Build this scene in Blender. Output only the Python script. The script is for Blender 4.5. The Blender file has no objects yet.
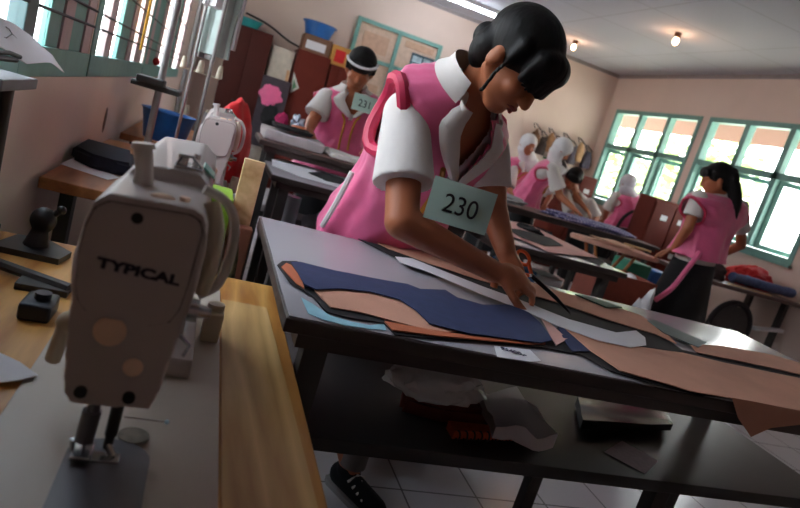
import bpy, bmesh, math, random
import numpy as np
from mathutils import Vector, Matrix, noise
random.seed(7)
PI = math.pi
SC = bpy.context.scene
COL = SC.collection
# ------------------------------------------------------------------ camera
CX, CY = 400.0, 254.0
_vy, _vx = (222.0, 77.0), (2143.0, 671.0)          # vanishing points of the room's long and short walls
FPX = math.sqrt(-((_vy[0]-CX)*(_vx[0]-CX)+(_vy[1]-CY)*(_vx[1]-CY)))
def _d(v): return Vector((v[0]-CX, -(v[1]-CY), -FPX)).normalized()
_Y = _d(_vy); _X = _d(_vx); _Z = _X.cross(_Y)
RM = Matrix((_X, _Y, _Z))
CAM = Vector((0, 0, 1.18))
cd = bpy.data.cameras.new('camera'); cam = bpy.data.objects.new('camera', cd); COL.objects.link(cam)
cam.matrix_world = Matrix.Translation(CAM) @ RM.to_4x4()
cd.sensor_width = 36; cd.lens = FPX/800*36; cd.clip_start = .02; cd.clip_end = 200
cd.dof.use_dof = True; cd.dof.focus_distance = 1.35; cd.dof.aperture_fstop = 5.0
SC.camera = cam
def ray(x, y): return RM @ Vector((x-CX, -(y-CY), -FPX))
def onz(x, y, z): r = ray(x, y); return CAM + r*((z-CAM.z)/r.z)
def ony(x, y, Y): r = ray(x, y); return CAM + r*(Y/r.y)
def onx(x, y, X): r = ray(x, y); return CAM + r*(X/r.x)
def ond(x, y, d): return CAM + ray(x, y)*(d/FPX)
# ------------------------------------------------------------------ world, sun, view
w = bpy.data.worlds.new('daylight'); SC.world = w; w.use_nodes = True
wn = w.node_tree.nodes; wl = w.node_tree.links
bg = wn['Background']
tc = wn.new('ShaderNodeTexCoord'); sx = wn.new('ShaderNodeSeparateXYZ'); rp = wn.new('ShaderNodeValToRGB')
wl.new(tc.outputs['Generated'], sx.inputs[0]); wl.new(sx.outputs['Z'], rp.inputs[0]); wl.new(rp.outputs[0], bg.inputs[0])
rp.color_ramp.elements[0].position = 0.0; rp.color_ramp.elements[0].color = (1, .98, .94, 1)
rp.color_ramp.elements[1].position = .6; rp.color_ramp.elements[1].color = (.75, .86, 1, 1)
bg.inputs[1].default_value = 9.0
sd = bpy.data.lights.new('sun', 'SUN'); sd.energy = 9.0; sd.angle = .02; sd.color = (1, .95, .86)
so = bpy.data.objects.new('sun', sd); COL.objects.link(so); so.rotation_euler = (math.radians(22), math.radians(14), 0)
SC.view_settings.view_transform = 'Standard'; SC.view_settings.look = 'None'
SC.view_settings.exposure = 0.72; SC.view_settings.gamma = 1.0; SC.view_settings.use_curve_mapping = False
SC.cycles.use_denoising = True; SC.cycles.max_bounces = 8; SC.cycles.diffuse_bounces = 5
SC.cycles.sample_clamp_indirect = 6; SC.cycles.caustics_reflective = False; SC.cycles.caustics_refractive = False
SC.cycles.transparent_max_bounces = 12
def portal(c, sx_, sy_, rot):
    l = bpy.data.lights.new('window_portal', 'AREA'); l.shape = 'RECTANGLE'; l.size = sx_; l.size_y = sy_
    l.cycles.is_portal = True
    o = bpy.data.objects.new('window_portal', l); COL.objects.link(o); o.location = c; o.rotation_euler = rot
# ------------------------------------------------------------------ materials
def lin(c):
    out = []
    for v in c[:3]:
        v = v/255.0
        out.append(v/12.92 if v <= .04045 else ((v+.055)/1.055)**2.4)
    return tuple(out)+(1,)
MATS = {}
def pm(name, col, rough=.6, metal=0.0, var=.10, scale=18.0, bump=0.0, bscale=None, coat=0, spec=.5, stretch=None, sheen=0):
    if name in MATS: return MATS[name]
    m = bpy.data.materials.new(name); m.use_nodes = True
    n = m.node_tree.nodes; l = m.node_tree.links; b = n['Principled BSDF']
    b.inputs['Roughness'].default_value = rough; b.inputs['Metallic'].default_value = metal
    b.inputs['Specular IOR Level'].default_value = spec; b.inputs['Coat Weight'].default_value = coat
    if sheen: b.inputs['Sheen Weight'].default_value = sheen
    c = lin(col)
    t = n.new('ShaderNodeTexCoord'); mp = n.new('ShaderNodeMapping'); l.new(t.outputs['Object'], mp.inputs[0])
    if stretch: mp.inputs['Scale'].default_value = stretch
    nz = n.new('ShaderNodeTexNoise'); nz.inputs['Scale'].default_value = scale; nz.inputs['Detail'].default_value = 5
    l.new(mp.outputs[0], nz.inputs[0])
    r = n.new('ShaderNodeValToRGB'); l.new(nz.outputs[0], r.inputs[0])
    r.color_ramp.elements[0].position = .3; r.color_ramp.elements[1].position = .7
    r.color_ramp.elements[0].color = tuple(max(0, v*(1-var)) for v in c[:3])+(1,)
    r.color_ramp.elements[1].color = tuple(min(1, v*(1+var)) for v in c[:3])+(1,)
    l.new(r.outputs[0], b.inputs['Base Color'])
    if bump:
        nb = n.new('ShaderNodeTexNoise'); nb.inputs['Scale'].default_value = bscale or scale*4; nb.inputs['Detail'].default_value = 4
        l.new(mp.outputs[0], nb.inputs[0]); bp = n.new('ShaderNodeBump'); bp.inputs['Strength'].default_value = bump
        bp.inputs['Distance'].default_value = .01
        l.new(nb.outputs[0], bp.inputs['Height']); l.new(bp.outputs[0], b.inputs['Normal'])
    MATS[name] = m; return m
def wood(name, c1, c2, scale=6, axis='Y', rough=.45):
    m = bpy.data.materials.new(name); m.use_nodes = True
    n = m.node_tree.nodes; l = m.node_tree.links; b = n['Principled BSDF']; b.inputs['Roughness'].default_value = rough
    t = n.new('ShaderNodeTexCoord'); mp = n.new('ShaderNodeMapping'); l.new(t.outputs['Object'], mp.inputs[0])
    mp.inputs['Scale'].default_value = (1, .12, 1) if axis == 'Y' else (.12, 1, 1)
    wv = n.new('ShaderNodeTexNoise'); wv.inputs['Scale'].default_value = scale; wv.inputs['Detail'].default_value = 2; wv.inputs['Distortion'].default_value = .6
    l.new(mp.outputs[0], wv.inputs[0])
    mm = n.new('ShaderNodeMath'); mm.operation = 'MULTIPLY'; mm.inputs[1].default_value = 14; l.new(wv.outputs[0], mm.inputs[0])
    fr = n.new('ShaderNodeMath'); fr.operation = 'PINGPONG'; fr.inputs[1].default_value = 1; l.new(mm.outputs[0], fr.inputs[0])
    fine = n.new('ShaderNodeTexNoise'); fine.inputs['Scale'].default_value = scale*14; l.new(mp.outputs[0], fine.inputs[0])
    ad = n.new('ShaderNodeMath'); ad.operation = 'MULTIPLY_ADD'; ad.inputs[1].default_value = .5; l.new(fine.outputs[0], ad.inputs[0])
    hf = n.new('ShaderNodeMath'); hf.operation = 'MULTIPLY'; hf.inputs[1].default_value = .5; l.new(fr.outputs[0], hf.inputs[0]); l.new(hf.outputs[0], ad.inputs[2])
    r = n.new('ShaderNodeValToRGB'); l.new(ad.outputs[0], r.inputs[0])
    r.color_ramp.elements[0].position = .2; r.color_ramp.elements[1].position = .75
    r.color_ramp.elements[0].color = lin(c1); r.color_ramp.elements[1].color = lin(c2)
    l.new(r.outputs[0], b.inputs['Base Color']); MATS[name] = m; return m
def tiles(name, col, grout, w_, h_, mortar, rough, var=.03, spec=.5):
    m = bpy.data.materials.new(name); m.use_nodes = True
    n = m.node_tree.nodes; l = m.node_tree.links; b = n['Principled BSDF']; b.inputs['Roughness'].default_value = rough
    t = n.new('ShaderNodeTexCoord'); br = n.new('ShaderNodeTexBrick'); l.new(t.outputs['Object'], br.inputs[0])
    br.offset = 0; br.inputs['Scale'].default_value = 1; br.inputs['Brick Width'].default_value = w_; br.inputs['Row Height'].default_value = h_
    br.inputs['Mortar Size'].default_value = mortar; br.inputs['Mortar Smooth'].default_value = .3
    c = lin(col); br.inputs['Color1'].default_value = c
    br.inputs['Color2'].default_value = tuple(v*(1-var) for v in c[:3])+(1,); br.inputs['Mortar'].default_value = lin(grout)
    l.new(br.outputs[0], b.inputs['Base Color']); MATS[name] = m; return m
def plaid(name, a, b_, c):
    m = bpy.data.materials.new(name); m.use_nodes = True
    n = m.node_tree.nodes; l = m.node_tree.links; b = n['Principled BSDF']; b.inputs['Roughness'].default_value = .9
    t = n.new('ShaderNodeTexCoord')
    w1 = n.new('ShaderNodeTexWave'); w1.inputs['Scale'].default_value = 9; w1.bands_direction = 'X'; l.new(t.outputs['Object'], w1.inputs[0])
    w2 = n.new('ShaderNodeTexWave'); w2.inputs['Scale'].default_value = 9; w2.bands_direction = 'Y'; l.new(t.outputs['Object'], w2.inputs[0])
    m1 = n.new('ShaderNodeMix'); m1.data_type = 'RGBA'; l.new(w1.outputs['Fac'], m1.inputs[0]); m1.inputs[6].default_value = lin(a); m1.inputs[7].default_value = lin(b_)
    m2 = n.new('ShaderNodeMix'); m2.data_type = 'RGBA'; l.new(w2.outputs['Fac'], m2.inputs[0]); l.new(m1.outputs[2], m2.inputs[6]); m2.inputs[7].default_value = lin(c)
    l.new(m2.outputs[2], b.inputs['Base Color']); MATS[name] = m; return m
def emit(name, col, s):
    m = bpy.data.materials.new(name); m.use_nodes = True; b = m.node_tree.nodes['Principled BSDF']
    b.inputs['Base Color'].default_value = lin(col); b.inputs['Emission Color'].default_value = lin(col); b.inputs['Emission Strength'].default_value = s
    MATS[name] = m; return m
def clear(name, col, alpha_):
    m = bpy.data.materials.new(name); m.use_nodes = True; n = m.node_tree.nodes; l = m.node_tree.links
    b = n['Principled BSDF']; b.inputs['Base Color'].default_value = lin(col); b.inputs['Roughness'].default_value = .12
    tr = n.new('ShaderNodeBsdfTransparent'); mx = n.new('ShaderNodeMixShader'); mx.inputs[0].default_value = alpha_
    l.new(tr.outputs[0], mx.inputs[1]); l.new(b.outputs[0], mx.inputs[2]); l.new(mx.outputs[0], n['Material Output'].inputs[0])
    MATS[name] = m; return m
WALLP = pm('wall_paint', (222, 200, 188), .85, var=.03, scale=2.5, bump=.05, bscale=60)
TEAL = pm('teal_paint', (112, 160, 152), .5, var=.08)
PINKW = pm('pinkish_painted_wood', (190, 165, 165), .6, var=.08)
IRON = pm('dark_iron', (52, 48, 52), .5, .4)
DARKW = wood('dark_table_wood', (46, 36, 34), (72, 58, 54), 4, 'X', .5)
DGREY = pm('dark_grey_paint', (62, 58, 56), .6)
LAM = pm('white_laminate', (172, 168, 174), .22, var=.02, scale=3)
YWOOD = wood('yellow_varnished_wood', (170, 108, 44), (222, 168, 92), 5, 'Y', .4)
PALEW = wood('pale_plywood', (190, 150, 100), (222, 188, 140), 5, 'Y', .5)
BWOOD = wood('brown_bench_wood', (140, 84, 46), (176, 112, 64), 5, 'Y', .5)
REDW = pm('maroon_wood', (100, 38, 28), .6, var=.12, scale=5, spec=.2)
BRNW = pm('dark_brown_wood', (72, 30, 24), .6, var=.1, scale=5, spec=.2)
CREAM = pm('cream_enamel', (200, 188, 182), .35, var=.02, scale=4, coat=.2)
IVORY = pm('ivory_plastic', (205, 192, 170), .4, var=.04)
PEACHP = pm('peach_rubber', (240, 206, 178), .5, var=.05)
BLACKP = pm('black_plastic', (18, 18, 20), .45)
CHROME = pm('chrome_metal', (190, 190, 192), .22, 1.0)
STEEL = pm('brushed_steel', (120, 120, 124), .38, .9, var=.05)
INK = pm('dark_blue_ink', (34, 32, 48), .6)
PINK = pm('pink_satin', (228, 100, 146), .5, var=.10, scale=9, bump=.3, bscale=14, sheen=.3)
PINKD = pm('deep_pink_trim', (198, 46, 84), .5, var=.08)
GOLD = pm('golden_ribbon', (206, 140, 44), .5)
SHIRT = pm('white_cotton', (222, 216, 212), .8, var=.04, scale=8, bump=.35, bscale=20)
HIJAB = pm('white_headscarf_cloth', (232, 230, 232), .8, var=.03)
BLACKC = pm('black_skirt_cloth', (20, 20, 23), .85, var=.2)
SKIN = pm('tan_skin', (176, 106, 72), .5, var=.06, scale=10)
SKINF = pm('light_tan_skin', (176, 116, 86), .5, var=.06, scale=10)
HAIR = pm('black_hair', (15, 13, 14), .55, var=.3, scale=30, bump=.35, bscale=60, stretch=(1, 1, .2), spec=.25)
LIP = pm('lip_skin', (140, 62, 56), .5)
EYEW = pm('eye_white', (215, 208, 200), .3)
TAGM = pm('pale_green_card', (176, 204, 192), .6, var=.02)
NAVY = pm('navy_cloth', (44, 54, 92), .85, var=.10, scale=30, bump=.1, bscale=200)
PEACH = pm('peach_cloth', (208, 152, 128), .85, var=.08, scale=8, bump=.12, bscale=160)
PEACHD = pm('rust_cloth', (196, 108, 72), .85, var=.08, scale=8, bump=.1, bscale=160)
PINKC = pm('pale_pink_cloth', (222, 168, 158), .85, var=.06, scale=8)
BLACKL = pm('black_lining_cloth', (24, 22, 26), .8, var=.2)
PAPER = pm('white_paper', (226, 224, 228), .7, var=.02)
BLUEP = pm('pale_blue_paper', (150, 200, 216), .7, var=.1, scale=30)
GREYG = pm('grey_green_ruler', (84, 100, 98), .55, spec=.3)
RED = pm('red_cloth', (204, 30, 34), .7, var=.12)
BLUE = pm('blue_plastic', (40, 104, 178), .4)
TEALP = pm('teal_plastic', (50, 158, 160), .4)
KRAFT = pm('brown_cardboard', (176, 128, 86), .8)
YBOX = pm('ochre_cardboard', (200, 144, 70), .7)
DENIM = pm('blue_denim', (92, 106, 150), .9, var=.25, scale=40)
MARCLOTH = pm('red_brown_cloth', (112, 48, 40), .85, var=.15)
PLAST = clear('clear_plastic_film', (235, 230, 236), .6)
GLASS = clear('window_glass', (235, 245, 245), .06)
# ------------------------------------------------------------------ mesh helpers
def BM(): return bmesh.new()
def frame(d):
    d = d.normalized(); a = Vector((0, 0, 1)) if abs(d.z) < .9 else Vector((1, 0, 0))
    u = d.cross(a).normalized(); return u, u.cross(d).normalized()
def loft(bm, rings, close=True, cap=True):
    vs = [[bm.verts.new(p) for p in r] for r in rings]; n = len(vs[0])
    for a, b in zip(vs, vs[1:]):
        for i in range(n if close else n-1):
            j = (i+1) % n; bm.faces.new((a[i], a[j], b[j], b[i]))
    if cap:
        bm.faces.new(vs[0][::-1]); bm.faces.new(vs[-1])
    return vs
def ring(c, u, v, ru, rv=None, n=16, e=1.0):
    rv = ru if rv is None else rv; out = []
    for i in range(n):
        a = 2*PI*i/n; ca, sa = math.cos(a), math.sin(a)
        if e != 1: ca = math.copysign(abs(ca)**e, ca); sa = math.copysign(abs(sa)**e, sa)
        out.append(c+u*(ru*ca)+v*(rv*sa))
    return out
def cyl(bm, a, b, r0, r1=None, n=16):
    a, b = Vector(a), Vector(b); r1 = r0 if r1 is None else r1; u, v = frame(b-a)
    loft(bm, [ring(a, u, v, r0, n=n), ring(b, u, v, r1, n=n)])
def tube(bm, pts, r, n=8):
    pts = [Vector(p) for p in pts]; rs = []
    u = None
    for i, p in enumerate(pts):
        d = (pts[min(i+1, len(pts)-1)]-pts[max(i-1, 0)]).normalized()
        if u is None: u, v = frame(d)
        else:
            u = (u-d*u.dot(d)).normalized(); v = u.cross(d).normalized()
        rr = r[i] if isinstance(r, (list, tuple)) else r
        rs.append(ring(p, u, v, rr, n=n))
    loft(bm, rs)
def smooth_path(pts, k=6):
    pts = [Vector(p) for p in pts]; out = []
    for i in range(len(pts)-1):
        p0, p1, p2, p3 = pts[max(i-1, 0)], pts[i], pts[i+1], pts[min(i+2, len(pts)-1)]
        for j in range(k):
            t = j/k
            out.append(.5*((2*p1)+(p2-p0)*t+(2*p0-5*p1+4*p2-p3)*t*t+(3*p1-p0-3*p2+p3)*t**3))
    out.append(pts[-1]); return out
def box(bm, c, s, rz=0, bev=0, M=None):
    mt = Matrix.Translation(Vector(c)) @ (Matrix.Rotation(rz, 4, 'Z') if M is None else M.to_4x4()) @ Matrix.Diagonal((s[0], s[1], s[2], 1))
    r = bmesh.ops.create_cube(bm, size=1, matrix=mt)
    if bev:
        ed = list({e for v in r['verts'] for e in v.link_edges})
        bmesh.ops.bevel(bm, geom=ed, offset=bev, segments=3, affect='EDGES', profile=.6)
def bx(bm, x0, x1, y0, y1, z0, z1, bev=0): box(bm, ((x0+x1)/2, (y0+y1)/2, (z0+z1)/2), (x1-x0, y1-y0, z1-z0), 0, bev)
def ell(bm, c, r, M=None, n=20):
    mt = Matrix.Translation(Vector(c)) @ (M.to_4x4() if M is not None else Matrix.Identity(4)) @ Matrix.Diagonal((r[0], r[1], r[2], 1))
    bmesh.ops.create_uvsphere(bm, u_segments=n, v_segments=max(8, n*2//3), radius=1, matrix=mt)
def capsule(bm, a, b, ra, rb, n=14):
    a, b = Vector(a), Vector(b); d = b-a
    if d.length < 1e-5: return
    u, v = frame(d); d.normalize(); rs = []
    for k in (-.98, -.8, -.5, -.2): rs.append(ring(a+d*(ra*k), u, v, ra*math.sqrt(1-k*k), n=n))
    rs.append(ring(a, u, v, ra, n=n)); rs.append(ring(b, u, v, rb, n=n))
    for k in (.2, .5, .8, .98): rs.append(ring(b+d*(rb*k), u, v, rb*math.sqrt(1-k*k), n=n))
    loft(bm, rs)
def prism(bm, poly, off):
    off = Vector(off); a = [bm.verts.new(Vector(p)) for p in poly]; b = [bm.verts.new(Vector(p)+off) for p in poly]
    n = len(a); bm.faces.new(a[::-1]); bm.faces.new(b)
    for i in range(n):
        j = (i+1) % n; bm.faces.new((a[i], a[j], b[j], b[i]))
def remesh(bm, vox, it=4):
    bmesh.ops.recalc_face_normals(bm, faces=bm.faces)
    me = bpy.data.meshes.new('tmp'); bm.to_mesh(me); bm.free(); o = bpy.data.objects.new('tmp', me); COL.objects.link(o)
    r = o.modifiers.new('r', 'REMESH'); r.mode = 'VOXEL'; r.voxel_size = vox
    if it:
        s = o.modifiers.new('s', 'SMOOTH'); s.iterations = it; s.factor = .5
    dg = bpy.context.evaluated_depsgraph_get(); dg.update()
    b2 = bmesh.new(); b2.from_mesh(o.evaluated_get(dg).to_mesh())
    bpy.data.objects.remove(o); bpy.data.meshes.remove(me); return b2
def obj(name, bm, mat, parent=None, world=True, smooth=True, ang=40):
    bmesh.ops.recalc_face_normals(bm, faces=bm.faces)
    if parent is not None and world: 
        bm.transform(RW[parent.name].inverted())
    me = bpy.data.meshes.new(name); bm.to_mesh(me); bm.free(); me.materials.append(mat)
    if smooth:
        me.polygons.foreach_set('use_smooth', [True]*len(me.polygons)); me.set_sharp_from_angle(angle=math.radians(ang))
    o = bpy.data.objects.new(name, me); COL.objects.link(o)
    if parent is not None: o.parent = parent; RW[o.name] = RW[parent.name].copy()
    else: RW[o.name] = Matrix.Identity(4)
    return o
RW = {}
def tag(o, label, cat, group=None):
    o['label'] = label; o['category'] = cat
    if group: o['group'] = group
    return o
def thing(name, label, cat, loc, rz=0, group=None):
    o = bpy.data.objects.new(name, None); COL.objects.link(o); o.location = loc; o.rotation_euler = (0, 0, rz); o.empty_display_size = .05
    RW[o.name] = Matrix.Translation(Vector(loc)) @ Matrix.Rotation(rz, 4, 'Z')
    return tag(o, label, cat, group)
def single(name, bm, mat, label, cat, group=None, smooth=True, ang=40):
    """a thing that is one mesh: origin moved to its base"""
    bm.verts.ensure_lookup_table()
    c = sum((v.co for v in bm.verts), Vector())/len(bm.verts); c.z = min(v.co.z for v in bm.verts)
    bmesh.ops.translate(bm, verts=bm.verts, vec=-c)
    o = obj(name, bm, mat, smooth=smooth, ang=ang); o.location = c; RW[o.name] = Matrix.Translation(c); return tag(o, label, cat, group)
def struct(name, bm, mat, parent=None):
    o = obj(name, bm, mat, parent, smooth=False)
    if parent is None: o['kind'] = 'structure'
    return o
def dup(root, loc, rz, label, group=None):
    r = root.copy(); COL.objects.link(r); r.location = loc; r.rotation_euler = (0, 0, rz); r['label'] = label
    if group: r['group'] = group
    for ch in list(root.children):
        c = ch.copy(); COL.objects.link(c); c.parent = r
        for g in list(ch.children):
            d = g.copy(); COL.objects.link(d); d.parent = c
    return r
def text_bm(s, M, size, depth=.0008, bold=0.0):
    cu = bpy.data.curves.new('t', 'FONT'); cu.body = s; cu.size = size; cu.extrude = depth; cu.offset = bold; cu.align_x = 'CENTER'; cu.align_y = 'CENTER'
    o = bpy.data.objects.new('t', cu); COL.objects.link(o)
    dg = bpy.context.evaluated_depsgraph_get(); dg.update()
    b = bmesh.new(); b.from_mesh(o.evaluated_get(dg).to_mesh()); bpy.data.objects.remove(o); bpy.data.curves.remove(cu)
    b.transform(M); return b
def axes(c, x, z, s=1.0):
    """matrix with local X along x, local Z along z"""
    x = Vector(x).normalized(); z = Vector(z); z = (z-x*z.dot(x)).normalized(); y = z.cross(x)
    return Matrix.Translation(Vector(c)) @ Matrix((x, y, z)).transposed().to_4x4()
def sheet(poly, thick=.0022, amp=.0015, cuts=2, fold=None, sag=None):
    """cloth or paper lying on something: outline (3-D points), gently uneven, with thickness"""
    bm = BM(); f = bm.faces.new([bm.verts.new(Vector(p)) for p in poly])
    bmesh.ops.triangulate(bm, faces=[f])
    for _ in range(cuts): bmesh.ops.subdivide_edges(bm, edges=bm.edges[:], cuts=1, use_grid_fill=True)
    for v in bm.verts:
        v.co.z += amp*(1+noise.noise(v.co*9))*.7
        if sag: sag(v)
    bm.normal_update()
    if sum(f_.normal.z for f_ in bm.faces) < 0: bmesh.ops.reverse_faces(bm, faces=bm.faces)
    r = bmesh.ops.extrude_face_region(bm, geom=bm.faces[:])
    bmesh.ops.translate(bm, verts=[g for g in r['geom'] if isinstance(g, bmesh.types.BMVert)], vec=(0, 0, thick))
    return bm
def zpoly(pts, z): return [onz(x, y, z) for x, y in pts]
def heap(c, r, seed, amp=.35, sub=4, flat=True):
    """a soft crumpled pile of cloth"""
    bm = BM(); bmesh.ops.create_icosphere(bm, subdivisions=sub, radius=1)
    for v in bm.verts:
        d = v.co.normalized()
        k = 1+amp*noise.noise(d*1.8+Vector((seed, 0, 0)))+amp*.45*noise.noise(d*5+Vector((0, seed, 0)))
        v.co = Vector((d.x*r[0]*k, d.y*r[1]*k, d.z*r[2]*k))
        if flat and v.co.z < -r[2]*.45: v.co.z = -r[2]*.45
    mz = min(v.co.z for v in bm.verts)
    bmesh.ops.translate(bm, verts=bm.verts, vec=Vector(c)-Vector((0, 0, mz))); return bm
# ================================================================== the room
XL, XR, YB, YE, ZC = -.45, 5.58, -2.6, 8.6, 2.97
b = BM(); bx(b, XL-.2, XR+.2, YB-.2, YE+.2, -.1, 0); struct('floor', b, tiles('floor_tiles', (214, 212, 216), (120, 118, 120), .3, .3, .004, .22))
b = BM(); bx(b, XL-.2, XR+.2, YB-.2, YE+.2, ZC, ZC+.1); struct('ceiling', b, tiles('ceiling_panels', (190, 190, 200), (168, 167, 175), 1.2, .9, .010, .85))
b = BM(); bx(b, XL-.2, XR+.2, YE, YE+.2, 0, ZC); struct('wall_end', b, WALLP)
b = BM(); bx(b, XL-.2, XR+.2, YB-.2, YB, 0, ZC); struct('wall_back', b, WALLP)
ZS, ZT = 1.12, 2.45
def side_wall(name, x0, x1, wins):
    b = BM(); ys = [YB]
    bx(b, x0, x1, YB, YE, 0, ZS-.08); bx(b, x0, x1, YB, YE, ZT, ZC)
    for a, c in wins: ys += [a, c]
    ys.append(YE)
    for i in range(0, len(ys), 2): bx(b, x0, x1, ys[i], ys[i+1], ZS-.08, ZT)
    struct(name, b, WALLP)
LW = [(.91, 2.50), (2.52, 4.08), (4.11, 5.6), (5.71, 7.3)]
RWIN = [(4.62, 6.42), (6.55, 8.35)]
side_wall('wall_left', XL-.15, XL, LW); side_wall('wall_right', XR, XR+.15, RWIN)
b = BM(); bx(b, XL, XR, YE-.012, YE, ZC-.05, ZC); struct('trim_1', b, pm('grey_trim', (150, 140, 140), .7))
b = BM(); bx(b, XR-.012, XR, YB, YE-.012, ZC-.05, ZC); struct('trim_2', b, MATS['grey_trim'])
# left windows: teal frame and rail, pinkish mullions, iron bars, open shutters, glass
def fr(b, x0, x1, ya, yb, za, zb, t):
    bx(b, x0, x1, ya, yb, za, za+t); bx(b, x0, x1, ya, yb, zb-t, zb); bx(b, x0, x1, ya, ya+t, za+t, zb-t); bx(b, x0, x1, yb-t, yb, za+t, zb-t)
LSEG = [[(1.0, 1.12, 'pink'), (1.12, 1.25, 'open'), (1.25, 1.37, 'teal'), (1.37, 1.46, 'pink'), (1.46, 1.70, 'open')],
        [(1.79, 1.955, 'open'), (1.955, 2.085, 'teal'), (2.085, 2.20, 'pink'), (2.20, 2.39, 'teal'), (2.39, 2.50, 'pink')],
        [(2.61, 2.80, 'open'), (2.80, 2.94, 'pink'), (2.94, 3.16, 'open'), (3.16, 3.42, 'teal'), (3.42, 3.56, 'pink'), (3.56, 3.70, 'open'), (3.70, 3.98, 'pink'), (3.98, 4.08, 'open')],
        [(4.20, 4.4, 'pink'), (4.4, 4.8, 'teal'), (4.8, 5.0, 'pink'), (5.0, 5.4, 'open'), (5.4, 5.6, 'pink')],
        [(5.8, 6.2, 'teal'), (6.2, 6.4, 'pink'), (6.4, 7.0, 'open'), (7.0, 7.3, 'pink')]]
for i, segs in enumerate(LSEG):
    a, c = segs[0][0], segs[-1][1]
    b = BM(); bx(b, XL-.035, XL+.004, a-.09, a, ZS, ZT, .004)
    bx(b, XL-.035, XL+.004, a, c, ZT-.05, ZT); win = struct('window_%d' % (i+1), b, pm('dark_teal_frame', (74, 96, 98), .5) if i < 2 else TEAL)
    b = BM(); bx(b, XL-.14, XL+.006, a-.09, c, ZS-.08, ZS, .003); struct('window_sill', b, TEAL, win)
    for zb in (1.215, 1.268, 1.39, 1.55, 1.75, 1.95, 2.15):
        b = BM(); cyl(b, (XL+.004, a, zb), (XL+.004, c, zb), .0042, n=8); obj('window_bar', b, IRON, win)
    for (ya, yb, kind) in segs:
        b = BM()
        if kind == 'open': bx(b, XL-.016, XL-.012, ya, yb, ZS, ZT-.05); struct('pane', b, GLASS, win)
        elif kind == 'pink': bx(b, XL-.026, XL-.002, ya, yb, ZS, ZT-.05); struct('mullion', b, PINKW, win)
        else: bx(b, XL-.028, XL-.008, ya, yb, ZS, ZT-.05, .003); struct('shutter', b, TEAL, win)
    portal((XL-.16, (a+c)/2, (ZS+ZT)/2), ZT-ZS, c-a, (0, -PI/2, 0))
b = BM(); bx(b, XL+.026, XL+.034, 3.60, 3.66, 1.19, 1.95, .003)
single('yellow_strap', b, pm('yellow_webbing', (214, 160, 40), .7), 'long yellow strap hanging from the window bars on the left wall', 'strap')
b = BM(); ell(b, (XL+.03, 4.54, 1.15), (.022, .022, .026), n=14)
single('red_pincushion', b, RED, 'small red ball resting on the teal window sill at left', 'pincushion')
# right windows
for i, (a, c) in enumerate(RWIN):
    b = BM(); fr(b, XR-.01, XR+.1, a, c, ZS-.06, ZT, .055); bx(b, XR, XR+.09, a+.05, c-.05, 1.86, 1.93)
    st = (c-a)/3
    for k in (1, 2): bx(b, XR, XR+.09, a+st*k-.035, a+st*k+.035, ZS, ZT-.05)
    win = struct('window_%d' % (i+6), b, TEAL)
    b = BM(); bx(b, XR-.05, XR+.12, a-.02, c+.02, ZS-.09, ZS-.06); struct('window_sill', b, TEAL, win)
    for k in range(3):
        ya, yb = a+st*k+.04, a+st*(k+1)-.04
        b = BM(); bx(b, XR+.05, XR+.054, ya, yb, 1.93, ZT-.055); struct('pane', b, GLASS, win)
        # lower sash, swung outwards a little
        an = math.radians((-28, 22, -16)[k]); hy = yb
        b = BM(); M = Matrix.Translation((XR+.07, hy, 0)) @ Matrix.Rotation(abs(an), 4, 'Z')
        L = yb-ya
        for (y0, y1, z0, z1) in ((-L, 0, ZS, ZS+.05), (-L, 0, 1.81, 1.86), (-L, -L+.045, ZS+.05, 1.81), (-.045, 0, ZS+.05, 1.81)): bx(b, -.015, .015, y0, y1, z0, z1)
        b.transform(M); s = struct('sash', b, TEAL, win)
        b = BM(); bx(b, -.002, .002, -L+.045, -.045, ZS+.05, 1.81); b.transform(M); struct('pane', b, GLASS, s)
    portal((XR+.16, (a+c)/2, (ZS+ZT)/2), ZT-ZS, c-a, (0, PI/2, 0))
# ------------------------------------------------------------------ outdoors
b = BM(); bx(b, -14, 18, -8, 22, -.35, -.3); struct('ground', b, pm('pale_yard', (196, 190, 170), .95, var=.1, scale=1))
b = BM(); bx(b, 11.2, 11.4, -4, 20, -.3, 1.35); single('boundary_wall', b, pm('pale_render', (222, 226, 230), .9), 'pale boundary wall in the yard outside the right windows', 'wall')
b = BM(); bx(b, -4.6, -4.4, -4, 20, -.3, 2.2); single('neighbour_wall', b, MATS['pale_render'], 'pale neighbouring wall outside the left windows', 'wall')
b = BM(); prism(b, [(XR+.15, -3, 2.75), (XR+1.3, -3, 2.42), (XR+1.3, -3, 2.5), (XR+.15, -3, 2.83)], (0, 13, 0)); single('roof_eave', b, pm('brown_tiles', (120, 84, 72), .8), 'brown tiled eave along the top of the right windows', 'roof')
def tree(x, y, h, r, seed, label):
    t = thing('garden_tree', label, 'tree', (x, y, -.3))
    b = BM(); tube(b, [(0, 0, 0), (.05, .03, h*.4), (.0, 0, h*.8)], [.12, .09, .05]); obj('trunk', b, pm('bark', (110, 90, 72), .9), t, False)
    b = BM(); rnd = random.Random(seed)
    for k in range(330):
        v = Vector((rnd.gauss(0, 1), rnd.gauss(0, 1), rnd.gauss(0, 1))).normalized()*(rnd.random()**.45)
        p = Vector((v.x*r, v.y*r, h+v.z*r*.9)); u = Vector((rnd.gauss(0, 1), rnd.gauss(0, 1), rnd.gauss(0, 1))).normalized()
        u, w_ = frame(u); s = rnd.uniform(.1, .2)
        q = [bm_v for bm_v in (b.verts.new(p-u*s), b.verts.new(p+w_*s*.5), b.verts.new(p+u*s), b.verts.new(p-w_*s*.5))]; b.faces.new(q)
    obj('foliage', b, pm('leaves', (158, 182, 112), .6, var=.3, scale=3), t, False, smooth=False)
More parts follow.
